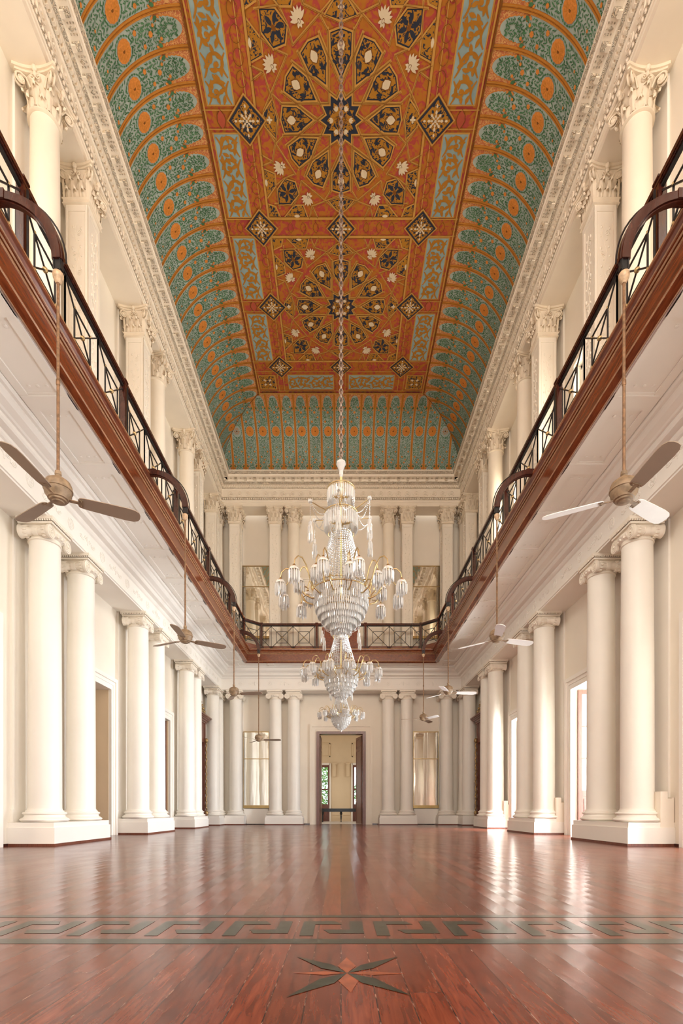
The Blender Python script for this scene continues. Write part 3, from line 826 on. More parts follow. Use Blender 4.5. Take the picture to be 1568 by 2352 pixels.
# railings
def rail_run(pts, posts, cells, label, solid=None):
    """pts: plan points; posts: list of plan points; cells: list of (P, Q, u0, u1 fractions of lattice cells)"""
    o = empty('gallery_railing', (pts[0][0], pts[0][1], 6.99)); tag(o, label, 'railing', None)
    ox, oy, oz = o.location
    fn = lambda x, y, z: (x - ox, y - oy, z - oz)
    mb = MB()
    for p, q in zip(pts, pts[1:]):
        mb.bar((*p, 8.035), (*q, 8.035), .055, .10, 0, fn); mb.bar((*p, 8.00), (*q, 8.00), .03, .075, 0, fn)
        mb.bar((*p, 7.965), (*q, 7.965), .03, .035, 1, fn)
    mb.build('handrail', ['wood_dark', 'iron'], o)
    mb = MB()
    for p, q in zip(pts, pts[1:]):
        # dark kickboard behind the lattice
        d = Vector((q[0] - p[0], q[1] - p[1])).normalized(); n = Vector((-d.y, d.x)) * .07
        cx_, cy_ = 0, 8
        if (Vector((cx_ - p[0], cy_ - p[1]))).dot(n) > 0: n = -n
        mb.bar((p[0] + n.x, p[1] + n.y, 7.08), (q[0] + n.x, q[1] + n.y, 7.08), .21, .03, 0, fn)
    mb.build('kickboard', ['wood'], o)
    for p in posts:
        mb = MB(); x, y = p
        mb.box(x - .045, x + .045, y - .045, y + .045, 6.99, 8.02, 0, fn)
        mb.box(x - .06, x + .06, y - .06, y + .06, 8.06, 8.085, 0, fn); mb.box(x - .055, x + .055, y - .055, y + .055, 6.99, 7.10, 0, fn)
        for dx in (-.068, .068): mb.box(x + dx - .01, x + dx + .01, y - .01, y + .01, 6.99, 7.96, 1, fn)
        mb.build('post', ['wood_dark', 'iron'], o)
    for P, Q, clist in cells:
        P, Q = Vector(P), Vector(Q); L_ = (Q - P).length; d = (Q - P) / L_
        mb = MB()
        def A(u, z): p = P + d * u; return (p.x, p.y, z)
        for u0, u1, c0, c1 in clist:      # drawn from u0 to u1 of a cell that spans c0..c1
            w = c1 - c0; uc = (c0 + c1) / 2; zt = 7.95; zb_ = zt - .87; zc = (zt + zb_) / 2; hs = .225
            def seg(a, b_):
                (ua, z1_), (ub, z2_) = a, b_
                if ua > ub: ua, z1_, ub, z2_ = ub, z2_, ua, z1_
                if ub < u0 - 1e-6 or ua > u1 + 1e-6: return
                if ub - ua > 1e-6:
                    if ua < u0: z1_ = z1_ + (z2_ - z1_) * (u0 - ua) / (ub - ua); ua = u0
                    if ub > u1: z2_ = z1_ + (z2_ - z1_) * (u1 - ua) / (ub - ua); ub = u1
                mb.bar(A(ua, z1_), A(ub, z2_), .0185, .0185, 0, fn)
            seg((c0, zt), (c1, zb_)); seg((c0, zb_), (c1, zt))
            seg((uc - hs, zc + hs), (uc + hs, zc + hs)); seg((uc - hs, zc - hs), (uc + hs, zc - hs))
            for q in (uc - hs, uc + hs): seg((q, zc - hs), (q, zc + hs))
            for q in (c0, c1): seg((q, 6.99), (q, zt))
            if u0 <= uc <= u1: mb.sphere(A(uc, zc), .036, 8, 6, 1, (1, 1, 1), fn)
            for q in (uc - hs, uc + hs):
                for z in (zc - hs, zc + hs):
                    if u0 <= q <= u1: mb.sphere(A(q, z), .021, 6, 4, 1, (1, 1, 1), fn)
        mb.build('iron_lattice', ['iron', 'gilt'], o)
    if solid:
        mb = MB(); x0, x1, y = solid
        mb.box(x0, x1, y + .02, y + .06, 6.99, 7.93, 0, fn)
        for a, c_ in ((x0 + .08, -.04), (.04, x1 - .08)): mb.box(a, c_, y, y + .03, 7.12, 7.82, 0, fn)
        mb.build('solid_panel', ['wood'], o)
    return o
XR, YR = 3.785, 20.30
py = [3.22, 6.03, 8.85, 11.67, 14.48, 17.25, 19.72]
def side_cells(sx):
    out = []
    for a, c_ in zip(py, py[1:]):
        L_ = c_ - a; w = L_ / 3
        out.append(((sx * XR, a), (sx * XR, c_), [(i * w, (i + 1) * w, i * w, (i + 1) * w) for i in range(3)]))
    L_ = hypot(XR - 3.18, YR - 19.72)
    out.append(((sx * XR, 19.72), (sx * 3.18, YR), [(0, L_, L_ / 2 - .435, L_ / 2 + .435)]))
    return out
for sx, nm in ((-1, 'left'), (1, 'right')):
    rail_run([(sx * XR, 3.22), (sx * XR, 19.72), (sx * 3.18, YR)], [(sx * XR, y) for y in py] , side_cells(sx),
             'iron lattice gallery railing with wooden handrail along the %s side' % nm)
ec = []
for s in (-1, 1):
    P, Q = (s * 3.18, YR), (s * .97, YR); c = 3.18
    ec.append((P, Q, [(0, .39, -.48, .39), (.39, 1.26, .39, 1.26), (1.26, 2.13, 1.26, 2.13)]))
rail_run([(-3.18, YR), (3.18, YR)], [(-3.18, YR), (-.97, YR), (.97, YR), (3.18, YR)], ec,
         'iron lattice gallery railing across the far end of the hall', solid=(-.76, .74, YR))
# ------------------------------------------------------------------ doors, casings, windows (structure)
def casing(mb, plane, pos, c, hw, h, sgn, wdt=.30, mi=0):
    """stepped architrave round an opening. plane 'x': wall face at x=pos, opening centred at y=c, room on side sgn"""
    steps = [(0, .05, .06), (.05, .13, .035), (.13, wdt - .09, .05), (wdt - .09, wdt, .085)]
    for a, b_, d in steps:
        for s in (-1, 1):
            u0, u1 = sorted((c + s * (hw + a), c + s * (hw + b_)))
            if plane == 'x': x0, x1 = sorted((pos, pos + sgn * d)); mb.box(x0, x1, u0, u1, 0, h + a, mi)
            else: y0, y1 = sorted((pos, pos + sgn * d)); mb.box(u0, u1, y0, y1, 0, h + a, mi)
        if plane == 'x': x0, x1 = sorted((pos, pos + sgn * d)); mb.box(x0, x1, c - hw - b_, c + hw + b_, h + a, h + b_, mi)
        else: y0, y1 = sorted((pos, pos + sgn * d)); mb.box(c - hw - b_, c + hw + b_, y0, y1, h + a, h + b_, mi)
def leaf_mesh(w, h, mat, glazed=False):
    mb = MB(); t = .045; st = .09
    bands = [(.08, .95), (1.1, h - .62 if not glazed else h - .1), (h - .5, h - .1)] if not glazed else [(.10, .92), (1.06, h - .1)]
    mb.box(0, st, -t / 2, t / 2, 0, h); mb.box(w - st, w, -t / 2, t / 2, 0, h)
    zs_ = [0] + [z for b_ in bands for z in b_] + [h]
    for a, b_ in zip(zs_[0::2], zs_[1::2]): mb.box(st, w - st, -t / 2, t / 2, a, b_)
    for i, (a, b_) in enumerate(bands):
        if glazed and i == len(bands) - 1:
            mb.box(st, w - st, -.004, .004, a, b_, 1)
            for k in (1, 2): z = a + (b_ - a) * k / 3; mb.box(st, w - st, -.012, .012, z - .012, z + .012, 0)
        else:
            mb.box(st, w - st, -.010, .010, a, b_)
            for s in (-1, 1):
                y0, y1 = sorted((s * .008, s * .02)); mb.box(st + .05, w - st - .05, y0, y1, a + .06, b_ - .06)
    return mb
def place_leaf(parent, hinge, ang, w, h, mat, glazed=False, name='door_leaf', handle=None):
    mb = leaf_mesh(w, h, mat, glazed)
    o = mb.build(name, [mat, 'glass'], parent); o.location = hinge; o.rotation_euler = (0, 0, ang)
    if handle:
        m2 = MB(); m2.box(w - .075, w - .03, -.035, .035, 1.0, 1.28); m2.sphere((w - .05, -.06, 1.15), .025, 8, 6)
        m2.build('door_handle', [handle], o)
    return o
n = 0
for sx, nm in ((-1, 'left'), (1, 'right')):
    for i, by in enumerate(BAYS):
        if by < 5: continue
        n += 1
        mb = MB(); casing(mb, 'x', sx * XW, by, .73, HD, -sx)
        # flush lining at the back of the reveal
        d = mb.build('door_%d' % n, ['white_plaster', 'door_wood']); struct(d)
        if by > 11 and sx > 0:
            place_leaf(d, (5.70, by + .695, .02), 0, .70, HD - .04, 'door_wood', True, handle='gilt')
        if sx < 0:      # thin tan panel over the far jamb
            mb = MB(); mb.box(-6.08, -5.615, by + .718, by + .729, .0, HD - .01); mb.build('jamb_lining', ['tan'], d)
        if by > 11 and sx < 0 and by > 13:
            place_leaf(d, (-5.66, by + .695, .02), pi, .62, HD - .04, 'door_wood')
n += 1
mb = MB(); casing(mb, 'y', YW, 0, 1.0, 3.93, -1, .33)
for s in (-1, 1):
    a, c_ = sorted((s * .92, s * 1.05)); mb.box(a, c_, YW - .09, YW + .35, 0, 3.86, 1)
mb.box(-1.05, 1.05, YW - .09, YW + .35, 3.86, 3.97, 1)
d = struct(mb.build('door_%d' % n, ['plaster', 'door_wood']))
place_leaf(d, (.91, YW + .36, .01), radians(104), .90, 3.84, 'door_wood', handle='brass')
place_leaf(d, (-.91, YW + .36, .01), radians(88.5), .90, 3.84, 'door_wood', handle='brass')
# upper windows on the long sides
n = 0
for sx in (-1, 1):
    for by in BAYS:
        if by < 5 or (sx < 0 and by > 8): continue
        n += 1; mb = MB()
        a, c_ = sorted((sx * 5.78, sx * 5.84))
        for y0, y1 in ((by - .7, by - .62), (by + .62, by + .7), (by - .03, by + .03)): mb.box(a, c_, y0, y1, 7.3, 11.3)
        for z in (7.3, 8.2, 9.2, 10.2, 11.22): mb.box(a, c_, by - .7, by + .7, z, z + .08)
        w = struct(mb.build('window_%d' % n, ['white_plaster']))
        mb = MB(); mb.box(sx * 5.81 - .003, sx * 5.81 + .003, by - .7, by + .7, 7.3, 11.3); mb.build('window_glass', ['glass'], w)
# bracket consoles beside the upper centre doorway of the end wall
mb = MB(); casing(mb, 'y', YW, 0, .95, 9.95, -1, .25)
mb.v = [(x, y, max(z, 6.9)) for x, y, z in mb.v]
for s in (-1, 1):
    a, c_ = sorted((s * 1.26, s * 1.62)); mb.box(a, c_, YW - .2, YW, 10.38, 10.46); mb.box(a + .06, c_ - .06, YW - .14, YW, 9.55, 10.38); mb.box(a + .03, c_ - .03, YW - .17, YW, 10.30, 10.38)
struct(mb.build('trim_4', ['plaster']))

# ------------------------------------------------------------------ room beyond the end door, and the garden
wall_grid('wall_back_room_left', -4.3, -4.0, 22.3, 28.3, 0, 5.2, [], 'y', 'tan')
wall_grid('wall_back_room_right', 4.0, 4.3, 22.3, 28.3, 0, 5.2, [], 'y', 'tan')
def beyond(mb):
    for s in (-1, 1):
        x0, x1 = sorted((s * .62, s * 1.72)); 
        for a, c_ in ((.55, .64), (1.66, 1.75)):
            q0, q1 = sorted((s * a, s * c_)); mb.box(q0, q1, 27.96, 28.0, 0, 3.2, 1)
        mb.box(x0, x1, 27.96, 28.0, 3.10, 3.22, 1)
        q0, q1 = sorted((s * .60, s * 1.6)); 
        for (z0, z1) in ((3.55, 4.3),):
            for b0, b1, c0, c1 in ((q0, q1, z0, z0 + .05), (q0, q1, z1 - .05, z1), (q0, q0 + .05, z0, z1), (q1 - .05, q1, z0, z1)): mb.box(b0, b1, 27.96, 28.0, c0, c1)
        mb.box(s * .38 - .09, s * .38 + .09, 27.9, 28.0, 2.45, 3.15); mb.box(s * .38 - .12, s * .38 + .12, 27.86, 28.0, 3.12, 3.2)
    mb.box(-.5, .5, 27.97, 28.0, .35, .9)
    mb.box(-4, 4, 27.8, 28.0, 4.75, 4.95)
wall_grid('wall_back_room_end', -4.3, 4.3, 28.0, 28.3, 0, 5.2, [(-1.66, -.64, 0, 3.1), (.64, 1.66, 0, 3.1)], 'x', 'tan', extra=beyond)
mb = MB(); mb.box(-4.3, 4.3, 22.25, 28.3, -.1, .0); mb.box(-8, 8, 28.3, 32, -.1, -.02)
struct(mb.build('floor_back_room', ['stone']))
mb = MB(); mb.box(-4.3, 4.3, 22.3, 28.3, 5.2, 5.3); struct(mb.build('ceiling_back_room', ['plaster']))
for i, s in enumerate((-1, 1)):
    mb = MB(); x0, x1 = sorted((s * .64, s * 1.66))
    for a, c_ in ((x0, x0 + .09), (x1 - .09, x1)): mb.box(a, c_, 28.02, 28.1, 0, 3.1)
    for z0, z1 in ((0, .95), (1.72, 1.80), (2.98, 3.1)): mb.box(x0, x1, 28.03, 28.09, z0, z1)
    mb.box(x0 + .16, x1 - .16, 28.0, 28.04, .12, .82)
    w = struct(mb.build('window_%d' % (n + 1 + i), ['door_wood']))
    mb = MB(); mb.box(x0 + .09, x1 - .09, 28.055, 28.062, .95, 2.98); mb.build('window_glass', ['glass'], w)
for s in (-1, 1):
    daylight('back_room_fill', (s * 3.95, 25.2, 2.3), (0, s * pi / 2, 0), 3.2, 2.2, 60, DAY)  # added fill lamps against blank side walls, out of view
mb = MB(); mb.box(-60, 60, 32, 120, -.6, -.3); mb.box(6.1, 60, -30, 120, -.6, -.12); struct(mb.build('ground', ['ground']))
def tree(x, y, h, seed, label):
    o = empty('garden_tree', (x, y, -.3)); tag(o, label, 'tree', None); r = random.Random(seed)
    mb = MB(); mb.tube([(0, 0, 0), (.1, 0, h * .3), (-.05, .1, h * .55), (.1, 0, h * .8)], [.16, .13, .09, .04], 8)
    for k in range(7):
        a = r.uniform(0, 6.28); z = h * r.uniform(.25, .7); mb.tube([(0, 0, z), (.7 * cos(a), .7 * sin(a), z + .4), (1.4 * cos(a), 1.4 * sin(a), z + .6)], [.05, .035, .015], 5)
    mb.build('trunk', ['bark'], o, smooth=40)
    mb = MB()
    for k in range(2200):
        a = r.uniform(0, 6.28); z = h * (.18 + .85 * r.random()); R = 1.9 * sqrt(max(.05, 1 - abs(z / h - .6) * 1.5)) * sqrt(r.random())
        p = Vector((R * cos(a), R * sin(a), z)); d = Vector((r.uniform(-1, 1), r.uniform(-1, 1), r.uniform(-.8, .4))).normalized() * .16
        e = d.orthogonal().normalized() * .05
        mb.add([tuple(p - d), tuple(p + e), tuple(p + d), tuple(p - e)], [(0, 1, 2, 3)])
    f = mb.build('foliage', ['leaf'], o)
tree(-2.0, 35.5, 4.6, 1, 'leafy green tree in the garden seen through the left window beyond the door')
tree(2.6, 36.0, 3.6, 2, 'leafy green tree in the garden seen through the right window beyond the door')

# ------------------------------------------------------------------ plinths
def plinth(x0, x1, y0, y1, label, upstand=None, ins=(1, 1, 1, 1)):
    cx_, cy_ = (x0 + x1) / 2, (y0 + y1) / 2
    o = empty('column_plinth', (cx_, cy_, 0)); tag(o, label, 'plinth', 'plaster plinths under the lower columns')
    fn = lambda x, y, z: (x - cx_, y - cy_, z)
    mb = MB(); mb.box(x0, x1, y0, y1, .03, .31, 0, fn)
    i = .022; mb.box(x0 + i * ins[0], x1 - i * ins[1], y0 + i * ins[2], y1 - i * ins[3], .31, .398, 0, fn)
    mb.build('block', ['white_plaster'], o)
    mb = MB(); e = .014; mb.box(x0 - e * ins[0], x1 + e * ins[1], y0 - e * ins[2], y1 + e * ins[3], 0, .042, 0, fn); mb.build('skirting', ['wood_dark' if False else 'door_wood'], o)
    if upstand:
        mb = MB(); a, b_, c0 = upstand
        mb.box(a, b_, c0 + .02, c0 + .30, .31, .80, 0, fn); mb.box(a, a + (b_ - a) * .55, c0 + .02, c0 + .30, .80, .92, 0, fn); mb.box(b_ - .03, b_, c0 + .02, c0 + .30, .80, .82, 0, fn)
        mb.build('upstand', ['plaster'], o)
    return o
ordn = ['nearest pair of columns', 'second pair of columns', 'third pair of columns']
PY = [(8.51, 10.58), (12.63, 14.66), (16.67, 18.42)]
for sx, nm in ((-1, 'left'), (1, 'right')):
    for i, (a, c_) in enumerate(PY):
        x0, x1 = sorted((sx * 4.80, sx * XW))
        plinth(x0, x1, a, c_, 'cream plaster plinth under the %s on the %s side' % (ordn[i], nm),
               (5.36, 5.585, a) if sx > 0 else None, ins=(1, 0, 1, 1) if sx > 0 else (0, 1, 1, 1))
    # L shaped plinth in the far corner, one continuous block
    x0, x1 = sorted((sx * 4.80, sx * XW))
    o = plinth(x0, x1, 20.10, YW, 'cream plaster plinth turning the far %s corner of the hall' % nm, ins=(1, 0, 1, 0) if sx > 0 else (0, 1, 1, 0))
    a, c_ = sorted((sx * 4.0, sx * 4.82)); cx_, cy_ = o.location[0], o.location[1]
    mb = MB(); fn = lambda x, y, z: (x - cx_, y - cy_, z)
    mb.box(a, c_, 20.92, YW, .03, .31, 0, fn); mb.box(a + .02, c_, 20.94, YW, .31, .398, 0, fn); mb.build('block', ['white_plaster'], o)
    mb = MB(); mb.box(a - .012, c_, 20.906, YW, 0, .042, 0, fn); mb.build('skirting', ['door_wood'], o)
    a, c_ = sorted((sx * 1.58, sx * 3.14))
    plinth(a, c_, 20.92, YW, 'cream plaster plinth under the column pair %s of the end door' % nm, ins=(1, 1, 1, 0))

# ------------------------------------------------------------------ lower ionic columns
def ionic_column():
    o = empty('ionic_column')
    mb = MB()
    tor = lambda z0, z1, r0, r1: [(r0 + (r1 - r0) * sin(pi * k / 8), z0 + (z1 - z0) * k / 8) for k in range(9)]
    mb.lathe([(.30, .4005)] + tor(.402, .475, .345, .385) + [(.335, .478), (.315, .505), (.318, .52)] + tor(.523, .575, .315, .345) + [(.30, .578), (.295, .60), (.278, .605), (.272, .63)], 48)
    mb.build('base', ['shaft'], o, smooth=50)
    mb = MB(); H0, H1 = .63, 5.24
    pr = []
    for k in range(13):
        t = k / 12; pr.append((.266 - .022 * t ** 1.7, H0 + (H1 - H0) * t))
    mb.lathe(pr, 56); mb.build('shaft', ['shaft'], o, smooth=60)
    mb = MB(); z0 = 5.22
    mb.lathe([(.245, z0 - .01), (.262, z0), (.262, z0 + .02), (.245, z0 + .03), (.25, z0 + .07), (.29, z0 + .10), (.315, z0 + .14), (.30, z0 + .18)], 40)
    for k in range(20):
        a = 2 * pi * k / 20; mb.sphere((.292 * cos(a), .292 * sin(a), z0 + .115), .026, 6, 4, 0, (1, 1, 1.3))
    mb.box(-.26, .26, -.25, .25, z0 + .165, z0 + .235)
    for sx in (-1, 1):
        for sy in (-1, 1):
            vx, vz = sx * .262, z0 + .115
            # volute drum with its spiral
            n_ = 26; ring = [(vx + .112 * cos(2 * pi * k / n_), vz + .112 * sin(2 * pi * k / n_)) for k in range(n_)]
            y0, y1 = sy * .262, sy * .225
            vs = [(x, y0, z) for x, z in ring] + [(x, y1, z) for x, z in ring]
            mb.add(vs, [tuple(range(n_)) if sy < 0 else tuple(reversed(range(n_)))] + [(k, n_ + k, n_ + (k + 1) % n_, (k + 1) % n_) for k in range(n_)])
            spiral(mb, (vx, sy * .264, vz), .103, 2.4, 'y', sx, .012, 40, a0=pi / 2, rin=.1)
            mb.sphere((vx, sy * .268, vz), .02, 6, 4)
        # baluster between front and back volute
        def fb(x, y, z, vx=sx * .262, vz=z0 + .115): return (vx + x, z, vz + y)
        mb.lathe([(.108, -.235), (.10, -.21), (.072, -.12), (.058, -.045), (.07, -.04), (.07, .04), (.058, .045), (.072, .12), (.10, .21), (.108, .235)], 20, 0, fb)
        for q in (-.16, .16):
            for k in range(10):
                a = 2 * pi * k / 10; mb.sphere((sx * .262 + .084 * cos(a), q, z0 + .115 + .084 * sin(a)), .02, 5, 4, 0, (1, 2.2, 1))
    for k in range(-2, 3): 
        for sy in (-1, 1): mb.sphere((k * .075, sy * .25, z0 + .12), .032, 6, 5, 0, (.8, 1, 1.3))
    mb.box(-.30, .30, -.29, .29, z0 + .235, z0 + .27)
    for k in range(16):
        u = -.30 + .04 * k
        for s in (-1, 1): mb.sphere((u, s * .305, z0 + .287), .017, 5, 4); mb.sphere((s * .315, u, z0 + .287), .017, 5, 4)
    mb.box(-.325, .325, -.315, .315, z0 + .30, z0 + .352)
    mb.build('capital', ['plaster'], o, smooth=40)
    return o
proto = ionic_column(); used = False
def put(protoO, loc, rz, label, cat, group):
    global used
    if protoO.get('placed'): o = dup(protoO)
    else: o = protoO; protoO['placed'] = 1
    o.location = loc; o.rotation_euler = (0, 0, rz); tag(o, label, cat, group); o['kind'] = 'thing'; return o
ORD = ['first', 'second', 'third', 'fourth', 'fifth', 'sixth', 'seventh', 'eighth']
low_y = [8.885, 10.12, 12.97, 14.17, 17.03, 17.92, 20.53, 21.29]
allcols = []
for sx, nm in ((-1, 'left'), (1, 'right')):
    for i, y in enumerate(low_y):
        lab = 'round ionic column on the floor, %s along the %s side from the front' % (ORD[i], nm) if i < 7 else 'round ionic column standing in the far %s corner of the floor' % nm
        allcols.append(put(proto, (sx * XC, y, 0), pi / 2 * sx, lab, 'column', 'ionic columns of the ground floor'))
    for x, w in ((4.41, 'beside the far %s corner' % nm), (2.745, 'left of the pair left of the end door' if sx < 0 else 'right of the pair right of the end door'), (1.975, 'nearest the end door on its %s side' % nm)):
        allcols.append(put(proto, (sx * x, YCOL, 0), 0, 'round ionic column of the end wall, ' + w, 'column', 'ionic columns of the ground floor'))

# ------------------------------------------------------------------ upper corinthian columns and piers
def acanthus(mb, base, ang, z0, h, w, lean, curl, mi=0):
    """leaf standing on the bell: base point (x,y), outward direction ang"""
    rows = 8; cols = 6; vs = []; fs = []
    ca, sa = cos(ang), sin(ang)
    for i in range(rows + 1):
        t = i / rows
        if t < .75: out = lean * t / .75; z = z0 + h * t / .75
        else:
            q = (t - .75) / .25; out = lean + curl * sin(q * pi * .75); z = z0 + h + curl * .6 * (cos(q * pi * .9) - 1) * .8
        ww = w * (.72 + .45 * sin(pi * min(1, t * 1.05))) * (1 if i % 2 == 0 else .86)
        if t > .85: ww *= .75
        for j in range(cols + 1):
            u = -1 + 2 * j / cols; bulge = .022 * (1 - u * u) + (.010 if j == cols // 2 else 0) - (.006 if j % 2 else 0)
            d = out + bulge + .012
            x = base[0] + ca * d - sa * u * ww / 2; y = base[1] + sa * d + ca * u * ww / 2
            vs.append((x, y, z - .012 * abs(u) * (t > .5)))
    for i in range(rows):
        for j in range(cols):
            a = i * (cols + 1) + j; fs.append((a, a + 1, a + cols + 2, a + cols + 1))
    mb.add(vs, fs, mi)
def corinthian(mb, zb, square):
    r = .225
    if square: mb.lathe([(r + .028, zb - .10), (r + .045, zb - .09), (r + .03, zb - .07), (r + .03, zb - .02), (r + .05, zb), (r, zb + .005), (r - .01, zb + .3), (r + .02, zb + .45), (r + .06, zb + .52)], 4, 0, sq=1)
    else: mb.lathe([(r + .02, zb - .04), (r + .045, zb - .03), (r + .045, zb - .005), (r + .01, zb), (r, zb + .005), (r - .01, zb + .3), (r + .02, zb + .45), (r + .07, zb + .52)], 28)
    spots1, spots2 = [], []
    if square:
        for q in range(4):
            a = q * pi / 2
            for u in (-.15, 0, .15): spots1.append((rot((r, u), a), a))
            for u in (-.08, .08): spots2.append((rot((r, u), a), a))
            spots2.append((rot((r, r), a), a + pi / 4))
    else:
        for k in range(8): a = k * pi / 4; spots1.append(((r * cos(a + pi / 8), r * sin(a + pi / 8)), a + pi / 8)); spots2.append(((r * cos(a), r * sin(a)), a))
    for p, a in spots1: acanthus(mb, p, a, zb, .17, .125 if not square else .115, .022, .075)
    for p, a in spots2: acanthus(mb, p, a, zb + .02, .33, .105, .030, .085)
    for q in range(4):      # corner volutes and small helices
        a = q * pi / 2 + pi / 4
        for s in (-1, 1):
            ca, sa = cos(a), sin(a); ox_, oy_ = -sa * s * .028, ca * s * .028
            pts = []; R0 = .085
            for k in range(26):
                t = k / 25; aa = pi * .5 - t * 3.4 * pi; rr = R0 * (1 - .85 * t)
                d = .375 + rr * cos(aa); z = zb + .435 + rr * sin(aa)
                pts.append((ca * d + ox_, sa * d + oy_, z))
            pts = [(ca * (.24) + ox_ * 2.5, sa * .24 + oy_ * 2.5, zb + .36), (ca * .30 + ox_ * 2, sa * .30 + oy_ * 2, zb + .49)] + pts
            mb.tube(pts, [.016] * 2 + [.018 * (1 - .4 * k / 25) for k in range(26)], 5)
        mb.sphere((cos(a) * .375, sin(a) * .375, zb + .435), .05, 8, 6, 0, (1, 1, 1))
        af = q * pi / 2
        for s in (-1, 1):
            pts = []
            for k in range(16):
                t = k / 15; aa = pi * .5 + s * t * 2.6 * pi; rr = .05 * (1 - .8 * t); u = s * .055 + rr * cos(aa); z = zb + .455 + rr * sin(aa)
                pts.append((*rot((.285, u), af), z))
            mb.tube(pts, .011, 4)
        mb.sphere((*rot((.315, 0), af), zb + .56), .045, 8, 6, 0, (1, 1, 1.2)); mb.sphere((*rot((.30, 0), af), zb + .49), .03, 6, 5, 0, (1, 1, 1.6))
    # concave sided abacus
    for z0, z1, f in ((zb + .525, zb + .56, .95), (zb + .56, zb + .612, 1.03)):
        out = []
        for q in range(4):
            a = q * pi / 2
            for k in range(9):
                u = -1 + 2 * k / 8; v = .365 * f - .065 * (1 - u * u)
                out.append(rot((v, u * .335 * f), a))
        n_ = len(out); vs = [(x, y, z0) for x, y in out] + [(x, y, z1) for x, y in out]
        mb.add(vs, [tuple(reversed(range(n_))), tuple(range(n_, 2 * n_))] + [(k, (k + 1) % n_, n_ + (k + 1) % n_, n_ + k) for k in range(n_)])
def corinthian_column(square):
    o = empty('corinthian_pier' if square else 'corinthian_column')
    mb = MB(); zb = 12.56 - 6.9
    if square: mb.lathe([(.31, 0), (.31, .14), (.29, .15), (.30, .18), (.29, .22), (.265, .24), (.26, .28), (.245, .30)], 4, sq=1)
    else: mb.lathe([(.33, 0), (.33, .08), (.35, .11), (.33, .15), (.29, .17), (.285, .20), (.31, .23), (.29, .26), (.265, .28), (.255, .30)], 40)
    mb.build('base', ['plaster'], o, smooth=45)
    mb = MB()
    if square:
        mb.box(-.215, .215, -.215, .215, .28, zb - .08)
        for q in range(4):
            def F(x, y, z, q=q): X, Y = rot((x, y), q * pi / 2); return (X, Y, z)
            for u0, u1 in ((-.23, -.165), (.165, .23)): mb.box(.21, .23, u0, u1, .30, zb - .08, 0, F)
            for z0, z1 in ((.30, .42), (zb - .22, zb - .08)): mb.box(.21, .23, -.17, .17, z0, z1, 0, F)
            for u0, u1 in ((-.150, -.138), (.138, .150)): mb.box(.21, .222, u0, u1, .44, zb - .24, 0, F)
        o2 = mb.build('shaft', ['plaster'], o)
        mb = MB()      # carved climbing foliage in the panels of all four faces
        for q in range(4):
            def G(y, z, d=.218): X, Y = rot((d, y), q * pi / 2); return (X, Y, z)
            N_ = 12; zt_ = zb - .45; z_ = .55; st = (zt_ - z_) / N_
            mb.tube([G(.045 * sin(k * pi / 4), z_ + (zt_ - z_) * k / 48) for k in range(49)], .008, 4)
            for i in range(N_):
                s = 1 if i % 2 else -1; zc = z_ + st * (i + .5); pts = []
                for k in range(15):
                    t = k / 14; aa = s * t * 3.2 * pi; rr = .062 * (1 - .8 * t); pts.append(G(s * .045 + rr * cos(aa) * .8, zc + rr * sin(aa)))
                mb.tube(pts, .009, 4, cap=False)
                for dy, dz, r_ in ((.085, .1, .026), (-.07, .13, .022), (.03, -.12, .02), (-.085, -.05, .018)):
                    mb.sphere(G(s * dy, zc + dz), r_, 5, 4, 0, (.8, .8, 1.5))
        mb.build('carved_foliage', ['plaster'], o2, smooth=60)
    else:
        mb.lathe([(.252 - .024 * (k / 12) ** 1.6, .30 + (zb - .04 - .30) * k / 12) for k in range(13)], 48)
        mb.build('shaft', ['shaft_cream'], o, smooth=60)
    mb = MB(); corinthian(mb, zb, square); mb.build('capital', ['capital'], o, smooth=35)
    return o
pc, pp = corinthian_column(False), corinthian_column(True)
up = [(8.885, 0), (10.18, 1), (12.97, 1), (14.25, 0), (17.05, 0), (18.05, 1), (20.45, 1), (21.27, 0)]
for sx, nm in ((-1, 'left'), (1, 'right')):
    for i, (y, sq) in enumerate(up):
        kind = 'carved square pier' if sq else 'round corinthian column'
        where = ('standing above the %s lower column along the %s gallery' % (ORD[i], nm)) if i < 7 else 'in the far %s corner of the gallery' % nm
        put(pp if sq else pc, (sx * XC, y, 6.9), 0, '%s %s' % (kind, where), 'pier' if sq else 'column', 'carved piers of the gallery' if sq else 'corinthian columns of the gallery')
    for x, sq, w in ((4.41, 1, 'next to the far %s corner' % nm), (2.745, 1, 'to the %s of the end wall centre' % nm), (1.985, 0, 'to the %s of the end wall centre' % nm)):
        kind = 'carved square pier' if sq else 'round corinthian column'
        put(pp if sq else pc, (sx * x, YCOL, 6.9), 0, '%s of the end gallery %s' % (kind, w), 'pier' if sq else 'column', 'carved piers of the gallery' if sq else 'corinthian columns of the gallery')

